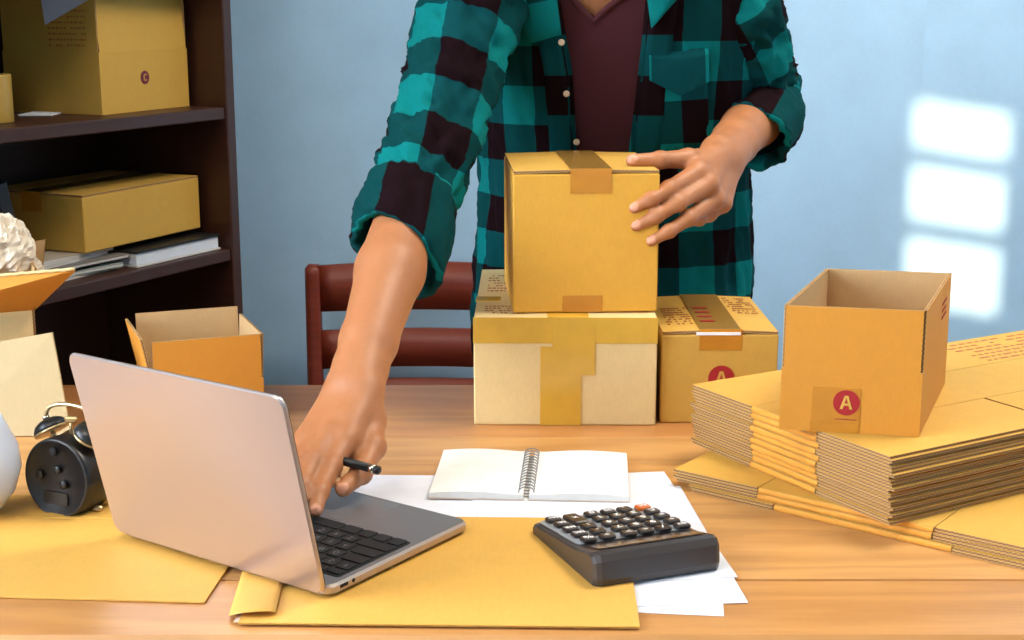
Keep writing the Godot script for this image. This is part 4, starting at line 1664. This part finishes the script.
# ------------------------------------------------------------------ laptop
func make_laptop():
	var near := P(329, 600, 0.0045)
	var far := P(120, 535, 0.0045)
	var front := P(478, 533, 0.0045)
	var xd := (near - far).normalized()               # along the hinge, towards the near end
	var zd := xd.cross(Vector3.UP)                    # away from the keyboard
	if zd.dot(front - near) > 0.0:
		zd = -zd
	var w := near.distance_to(far)
	var d := absf((front - near).dot(zd))
	var n := thing("laptop", "silver laptop standing open on the yellow envelopes, its lid towards the camera", "laptop", (near + far) / 2.0)
	n.basis = Basis(xd, Vector3.UP, zd)
	# base: hinge at z = 0, front edge at z = -d
	var h := 0.0108
	var base := obj("base", slab_mesh(round_outline(w, d, 0.010), 0.0015, h, 0.0022), M.base, n, Vector3(0, 0, -d / 2.0))
	obj("deck", slab_mesh(round_outline(w - 0.004, d - 0.004, 0.009), h - 0.0002, h + 0.0003, 0.0001), M.deck, n, Vector3(0, 0, -d / 2.0))
	for q in [[-1, -0.02], [1, -0.02], [-1, -d + 0.02], [1, -d + 0.02]]:
		obj("foot", lathe([[0.0, 0.0], [0.006, 0.0], [0.006, 0.002], [0.0, 0.002]], 12), M.black, n, Vector3(q[0] * (w / 2.0 - 0.02), 0, q[1]))
	var kw := w - 0.015
	var kz0 := -0.020
	var kd := 0.098
	var tray := obj("keyboard", slab_mesh(round_outline(kw, kd, 0.003), h + 0.0002, h + 0.0009, 0.0001), M.black, n, Vector3(0, 0, kz0 - kd / 2.0))
	var rows := ["1234567890-=+", "QWERTYUIOP[]|", "ASDFGHJKL;'#", "ZXCVBNM,./<", ""]
	var y := h + 0.0009
	# function row, then four rows of letters, then the row of the space bar; the typist sits at the front edge (-z)
	var pitch := kw / 14.2
	var rowd := kd / 5.75
	var key := slab_mesh(round_outline(pitch - 0.0026, rowd - 0.0026, 0.0018, 3), 0.0, 0.0011, 0.0003)
	var put := func(cx: float, cz: float, wide: float, text: String):
		var o: MeshInstance3D
		if absf(wide - 1.0) < 0.01:
			o = obj("key", key, M.key, n, Vector3(cx, y, cz))
		else:
			o = obj("key", slab_mesh(round_outline(pitch * wide - 0.0026, rowd - 0.0026, 0.0018, 3), 0.0, 0.0011, 0.0003), M.key, n, Vector3(cx, y, cz))
		if text:
			letter(o, text, 0.0058, Transform3D(Basis(Vector3.UP, PI) * Basis(Vector3.RIGHT, -PI / 2.0), Vector3(0, 0.0008, 0)), M.legend, "legend", false)
	var z := kz0 - rowd * 0.45
	for i in 14:
		obj("key", slab_mesh(round_outline(pitch - 0.0026, rowd * 0.6 - 0.0022, 0.0015, 3), 0.0, 0.0011, 0.0003), M.key, n, Vector3(kw / 2.0 - (i + 0.6) * pitch, y, z))
	z -= rowd * 0.85
	for r in 4:
		var lead: float = [1.0, 1.55, 1.8, 2.3][r]
		var text: String = rows[r]
		var x := kw / 2.0 - 0.1 * pitch
		if r > 0:
			put.call(x - (lead - 0.05) * pitch / 2.0, z, lead - 0.05, "")
			x -= lead * pitch
		for i in text.length():
			put.call(x - 0.5 * pitch, z, 1.0, text[i])
			x -= pitch
		var left := x + kw / 2.0 - 0.1 * pitch
		if left > 0.4 * pitch:
			put.call(x - left / 2.0, z, left / pitch, "")
		z -= rowd
	var x2 := kw / 2.0 - 0.1 * pitch
	for wd in [1.0, 1.0, 1.0, 1.25, 5.0, 1.25, 1.0, 0.8, 0.8, 0.8]:
		put.call(x2 - wd * pitch / 2.0, z, wd - 0.03, "")
		x2 -= wd * pitch
	obj("trackpad", slab_mesh(round_outline(0.105, 0.066, 0.004), h + 0.0001, h + 0.0006, 0.0001), M.pad, n, Vector3(0, 0, -d + 0.039))
	# ports on the near end
	obj("port", box_between(Vector3(w / 2.0 - 0.0006, 0.0055, -0.024), Vector3(w / 2.0 + 0.0003, 0.0085, -0.014), 0.0001), M.hollow, n)
	obj("port", lathe([[0.0, 0.0], [0.0018, 0.0], [0.0018, 0.0006], [0.0, 0.0006]], 14, Vector3(1, 0, 0)), M.hollow, n, Vector3(w / 2.0 - 0.0003, 0.007, -0.031))
	# lid, leaning back past upright
	var lid := Node3D.new()
	lid.name = "lid"
	n.add_child(lid)
	lid.position = Vector3(0, h - 0.004, 0.0)
	lid.basis = Basis(Vector3.RIGHT, deg_to_rad(13.0)) * Basis(Vector3.RIGHT, PI / 2.0)
	# in the lid's axes: x along the hinge, -z up along the lid, y the outer face
	var ll := LID
	obj("shell", slab_mesh(round_outline(w, ll, 0.010, 6), 0.0008, 0.0056, 0.0018), M.silver, lid, Vector3(0, 0, -ll / 2.0))
	obj("bezel", slab_mesh(round_outline(w - 0.003, ll - 0.003, 0.009, 6), 0.0, 0.0010, 0.0002), M.black, lid, Vector3(0, 0, -ll / 2.0))
	obj("display", box_between(Vector3(-w / 2.0 + 0.012, -0.0003, -ll + 0.012), Vector3(w / 2.0 - 0.012, 0.0002, -0.022), 0.0001), M.screen, lid)
	obj("hinge", tube([Vector3(-w / 2.0 + 0.03, h - 0.001, 0.0005), Vector3(w / 2.0 - 0.03, h - 0.001, 0.0005)], 0.0038, 12), M.black, n)

const LID := 0.183

# ------------------------------------------------------------------ papers and envelopes
func make_paper_things():
	var sheet := func(label: String, corner: Vector3, deep_to: Vector3, w: float, d: float, h: float):
		# corner: far right; deep_to: near right
		var zd: Vector3 = (deep_to - corner)
		zd.y = 0.0
		zd = zd.normalized()
		var xd := Vector3.UP.cross(zd)
		var o := flat_paper("paper_sheet", Vector3(corner.x, TT + h, corner.z) + zd * d - xd * w, xd, w, d, 0.0004, M.paper)
		tag(o, label, "paper", "loose white sheets on the desk")
	sheet.call("white sheet on the desk with its corner below the calculator's display", P(718, 545), P(725, 627), 0.20, 0.16, 0.0002)
	sheet.call("white sheet under the calculator, second in the loose pile", P(680, 487), P(742, 593), 0.21, 0.297, 0.0008)
	sheet.call("white sheet under the notebook and the calculator, topmost in the loose pile", P(664, 473), P(738, 579), 0.21, 0.290, 0.0014)
	sheet.call("white sheet under the notebook and the laptop corner", P(545, 477), P(545, 540), 0.205, 0.20, 0.0006)
	# big envelope under the laptop and the calculator
	var fl := P(238, 627)
	var fr := P(640, 631)
	var br := P(633, 522)
	var xd := (fr - fl).normalized()
	var zd := xd.cross(Vector3.UP)
	var n := thing("envelope", "large yellow envelope with a curled flap under the laptop and the calculator", "envelope", Vector3(fl.x, TT + 0.0020, fl.z))
	n.basis = Basis(xd, Vector3.UP, zd)
	var w := fl.distance_to(fr)
	var d := (br - fr).length()
	obj("contents", box_between(Vector3(-0.004, 0.0003, -d + 0.004), Vector3(w - 0.02, 0.0008, -0.0035), 0.0001), M.card, n)
	var rows := []
	obj("body", box_between(Vector3(0, 0.0008, -d), Vector3(w, 0.0019, 0), 0.0003), M.envelope, n)
	obj("back_sheet", box_between(Vector3(0.0, 0.0, -d), Vector3(w, 0.0003, 0), 0.0001), M.envelope, n)
	# the flap folds over the left end and curls up
	for i in 9:
		var row := []
		for j in 15:
			var t := i / 8.0
			var u := j / 14.0
			var z := lerpf(-0.012, -0.055 - d * 0.3, u)
			var x := lerpf(-0.010, 0.028, t) - 0.010 * u
			row.append(Vector3(x, 0.0022 + (0.0045 * pow(sin(PI * t), 0.8) + 0.004 * t * t) * (1.0 - u), z + 0.004 * sin(t * PI)))
		rows.append(row)
	var both := []
	for r in rows:
		var under := []
		for p in r:
			under.append(p - Vector3(0, 0.0005, 0))
		under.reverse()
		both.append(r + under)
	obj("flap", grid_mesh(both, true, true), M.envelope, n)
	# the other envelope under the laptop's far end and the clock
	var a := P(205, 604)
	var l := P(-20, 598)
	xd = (a - l).normalized()
	zd = xd.cross(Vector3.UP)
	n = thing("envelope", "yellow envelope under the alarm clock and the laptop lid", "envelope", Vector3(a.x, TT + 0.0004, a.z))
	n.basis = Basis(xd, Vector3.UP, zd)
	obj("body", box_between(Vector3(-0.36, 0, -0.250), Vector3(0.0, 0.0018, 0), 0.0003), M.envelope, n)
	obj("flap", box_between(Vector3(-0.235, 0.0018, -0.250), Vector3(-0.002, 0.0024, -0.186), 0.0002), M.envelope, n)

func make_notebook():
	var fl := P(428, 499, 0.002)
	var fr := P(630, 503, 0.002)
	var bl := P(443, 455, 0.002)
	var xd := (fr - fl).normalized()
	var w := fl.distance_to(fr)
	var d := absf((bl - fl).z)
	var n := thing("spiral_notebook", "open spiral notebook with blank white pages lying on the loose sheets", "notebook", Vector3(fl.x, TT + 0.0021, fl.z))
	n.basis = Basis(xd, Vector3.UP, xd.cross(Vector3.UP))
	var mid := w * 0.487
	for s in [[0.0, mid - 0.002], [mid + 0.002, w]]:
		obj("cover", box_between(Vector3(s[0], 0, -d), Vector3(s[1], 0.0012, 0), 0.0003), M.card, n)
		# a block of pages that swells towards the spiral
		var rows := []
		for i in 9:
			var t := i / 8.0
			var x := lerpf(s[0] + 0.001, s[1] - 0.001, t)
			var near := t if s[0] < 0.01 else 1.0 - t
			var top := 0.0062 + 0.0022 * sin(PI * clampf(near * 1.15, 0.0, 1.0))
			rows.append([Vector3(x, 0.0013, -0.001), Vector3(x, top, -0.001), Vector3(x, top, -d + 0.001), Vector3(x, 0.0013, -d + 0.001)])
		var sh := Shape.new()
		for i in 8:
			sh.hexa([rows[i][0], rows[i + 1][0], rows[i + 1][3], rows[i][3], rows[i][1], rows[i + 1][1], rows[i + 1][2], rows[i][2]])
		obj("pages", sh.mesh(), M.page, n)
	for i in 15:
		var z := -0.008 - (d - 0.016) * i / 14.0
		var ring := []
		for j in 17:
			var a := TAU * j / 16.0
			ring.append(Vector3(mid + cos(a) * 0.0078, 0.0070 + sin(a) * 0.0052, z + 0.001 * sin(a / 2.0)))
		obj("wire_ring", tube(ring, 0.0007, 6, false), M.ring, n)
	obj("gutter", box_between(Vector3(mid - 0.003, 0.0, -d), Vector3(mid + 0.003, 0.0008, 0), 0.0002), M.page, n)

func make_calculator():
	var c := P(596, 589, 0.004)
	var ang := deg_to_rad(21.5)
	var xd := Vector3(cos(ang), 0, -sin(ang))
	var w := 0.122
	var d := 0.147
	var n := thing("calculator", "dark grey desktop calculator with black keys and one orange key", "calculator", Vector3(c.x, TT + 0.0042, c.z))
	n.basis = Basis(xd, Vector3.UP, xd.cross(Vector3.UP))
	# x across, the thick display end at z = 0, the thin end at z = -d; [z, height]
	var side := [[-0.002, 0.0], [0.0, 0.006], [-0.0015, 0.022], [-0.006, 0.0275], [-0.012, 0.0285], [-0.040, 0.0215], [-0.046, 0.0205], [-d + 0.010, 0.0100], [-d + 0.003, 0.0085], [-d, 0.005], [-d + 0.002, 0.0]]
	var rows := []
	var inset := [[0.0, 0.006], [0.002, 0.0025], [0.006, 0.0]]
	var xs := []
	for q in inset:
		xs.append([q[0], q[1]])
	for q in [[w - 0.006, 0.0], [w - 0.002, 0.0025], [w, 0.006]]:
		xs.append(q)
	for q in xs:
		var row := []
		for p in side:
			var cz := -d / 2.0
			var f: float = 1.0 - q[1] / (d / 2.0)
			row.append(Vector3(q[0], p[1] * (1.0 - q[1] * 22.0) if p[1] > 0.007 else p[1], cz + (p[0] - cz) * f))
		rows.append(row)
	var sh := Shape.new()
	for i in xs.size() - 1:
		for j in side.size():
			var k := (j + 1) % side.size()
			var m: Vector3 = (rows[i][j] + rows[i + 1][k]) / 2.0
			sh.face([rows[i][j], rows[i][k], rows[i + 1][k], rows[i + 1][j]], m - Vector3(w / 2.0, 0.008, m.z * 0.7 - d * 0.15))
	for e in [0, xs.size() - 1]:
		var poly: Array = rows[e]
		var mid := Vector3.ZERO
		for p in poly:
			mid += p / poly.size()
		for j in poly.size():
			sh.tri(mid, poly[j], poly[(j + 1) % poly.size()], Vector3(-1 if e == 0 else 1, 0, 0))
	obj("case", sh.mesh(), M.calc, n)
	# the sloping key plate
	var z0 := -0.049
	var z1 := -d + 0.006
	var y0 := 0.0204
	var y1 := 0.0099
	var slope := atan2(y0 - y1, z0 - z1)
	var plate := Node3D.new()
	plate.name = "holder"
	n.add_child(plate)
	plate.position = Vector3(w / 2.0, y0, z0)
	plate.basis = Basis(Vector3.RIGHT, -slope)
	var pl := (z0 - z1) / cos(slope)
	obj("key_plate", slab_mesh(round_outline(w - 0.010, pl, 0.006), 0.0, 0.0012, 0.0003), M.calc_plate, plate, Vector3(0, 0, -pl / 2.0))
	var cols := [-0.0445, -0.0265, -0.0055, 0.0115, 0.0285, 0.0478]
	var texts := [["M+", "M-", "MR", "MC", "%"], ["", "x", ":", "-", "+"], ["0", "1", "4", "7", ">"], ["00", "2", "5", "8", "<"], [".", "3", "6", "9", "/"], ["AC", "C", "=", "+", "GT"]]
	var keym := slab_mesh(round_outline(0.0135, 0.0125, 0.0025, 4), 0.0, 0.0042, 0.0012)
	for i in 6:
		for j in 5:
			var z := -pl + 0.0105 + j * 0.0198
			if i == 1 and j == 0:
				continue
			var k: MeshInstance3D
			var at := Vector3(cols[i], 0.0012, z)
			if i == 1 and j == 1:
				k = obj("key", slab_mesh(round_outline(0.0135, 0.032, 0.0025, 4), 0.0, 0.0042, 0.0012), M.calc_key, plate, at + Vector3(0, 0, -0.0098))
			else:
				k = obj("key", keym, M.calc_orange if (i == 5 and j == 0) else M.calc_key, plate, at)
			if texts[i][j]:
				letter(k, texts[i][j], 0.0072 if texts[i][j].length() == 1 else 0.0052, Transform3D(Basis(Vector3.UP, PI) * Basis(Vector3.RIGHT, -PI / 2.0), Vector3(0, 0.0041, 0)), M.white, "legend", true)
	dissolve(plate)
	# display strip between the keys and the raised end
	sh = Shape.new()
	sh.prism([Vector3(0.010, 0.0238, -0.0345), Vector3(w - 0.010, 0.0238, -0.0345), Vector3(w - 0.010, 0.0284, -0.0150), Vector3(0.010, 0.0284, -0.0150)], Vector3(0, 0.0008, 0))
	obj("display", sh.mesh(), M.calc_glass, n)

# ------------------------------------------------------------------ alarm clock and mug
func make_clock_and_mug():
	var c := V(55, 479, 1.335)
	var n := thing("alarm_clock", "black twin-bell alarm clock with a silver handle, seen from behind", "clock", Vector3(c.x, TT, c.z))
	var cy := c.y - TT
	var ax := Vector3(-0.42, 0.06, 0.90).normalized()     # its back looks this way
	var r := 0.0400
	var mid := Vector3(0, cy, 0)
	var side := Vector3.UP.cross(ax).normalized()
	var up := ax.cross(side).normalized()
	obj("case", lathe([[0.0, -0.044], [r * 0.94, -0.044], [r, -0.040], [r, -0.006], [r * 0.985, -0.002], [r * 0.93, 0.0], [r * 0.90, -0.002], [r * 0.2, -0.001], [0.0, -0.001]], 48, ax, mid), M.clock, n)
	obj("rim", lathe([[r * 0.99, -0.046], [r * 1.05, -0.044], [r * 1.05, -0.038], [r * 0.99, -0.036]], 48, ax, mid), M.chrome, n)
	for q in [[0.0, 0.68], [-0.45, 0.05], [0.28, -0.10], [0.10, 0.25]]:
		obj("knob", lathe([[0.0, 0.0], [0.0042, 0.0], [0.0042, 0.0022], [0.003, 0.003], [0.0, 0.003]], 14, ax, mid + side * r * q[0] + up * r * q[1]), M.hollow if q[1] > 0.5 else M.clock, n)
	obj("battery_cover", slab_mesh(round_outline(0.030, 0.013, 0.003), 0.0, 0.0015, 0.0004), M.clock, n).transform = Transform3D(Basis(side, ax, side.cross(ax)), mid - up * r * 0.48 - ax * 0.001)
	var deep := mid - ax * 0.024
	for k in [-1.0, 1.0]:
		var dir: Vector3 = (up * 0.86 + side * 0.52 * k).normalized()
		var at: Vector3 = deep + dir * (r + 0.004)
		obj("bell_post", tube([deep + dir * (r - 0.003), at + dir * 0.004], 0.0022, 8), M.brass, n)
		obj("bell", lathe([[0.0165, 0.003], [0.0175, 0.0035], [0.0170, 0.007], [0.014, 0.0115], [0.0085, 0.0145], [0.0, 0.0155]], 32, dir, at), M.clock, n)
		obj("bell_rim", lathe([[0.0160, 0.0015], [0.0176, 0.0015], [0.0178, 0.004], [0.0160, 0.004]], 32, dir, at), M.brass, n)
		obj("bell_nut", lathe([[0.0, 0.0155], [0.0035, 0.0155], [0.0035, 0.018], [0.0, 0.019]], 12, dir, at), M.chrome, n)
		obj("foot", tube([deep - up * r * 0.78 + side * k * r * 0.55, Vector3((deep + side * k * r * 0.86).x, 0.004, (deep + side * k * r * 0.86).z)], [0.0032, 0.0040], 10), M.brass, n)
	var arch := []
	for i in 17:
		var t := i / 16.0
		var a := PI * t
		var d1 := (up * 0.86 + side * 0.52).normalized() * (r + 0.0205)
		var d2 := (up * 0.86 - side * 0.52).normalized() * (r + 0.0205)
		arch.append(deep + d1.lerp(d2, 0.5 - 0.5 * cos(a)) + up * (0.017 * pow(sin(a), 0.6)))
	obj("handle", tube(arch, 0.0021, 10), M.brass, n)
	obj("hammer", tube([deep + up * (r - 0.002), deep + up * (r + 0.013)], 0.0016, 8), M.brass, n)
	obj("hammer_head", bevel_mesh(Vector3(0.012, 0.006, 0.006), 0.0015), M.brass, n, deep + up * (r + 0.014))
	# round white mug at the very edge
	var m := V(-41, 462, 1.335)
	var h := 0.100
	n = thing("mug", "round white ceramic mug beside the alarm clock", "mug", Vector3(m.x, TT + 0.0024, m.z))
	obj("bowl", lathe([[0.0, 0.0], [0.030, 0.0], [0.036, 0.004], [0.050, 0.022], [0.057, 0.045], [0.055, 0.066], [0.046, 0.086], [0.040, h], [0.037, h], [0.043, 0.084], [0.051, 0.064], [0.053, 0.045], [0.046, 0.024], [0.030, 0.006], [0.0, 0.005]], 48), M.ceramic, n)
	var ear := []
	for i in 13:
		var a := -PI / 2.0 + PI * i / 12.0
		ear.append(Vector3(-0.052 - cos(a) * 0.024, 0.050 + sin(a) * 0.026, 0))
	obj("handle", tube(ear, 0.005, 10), M.ceramic, n)
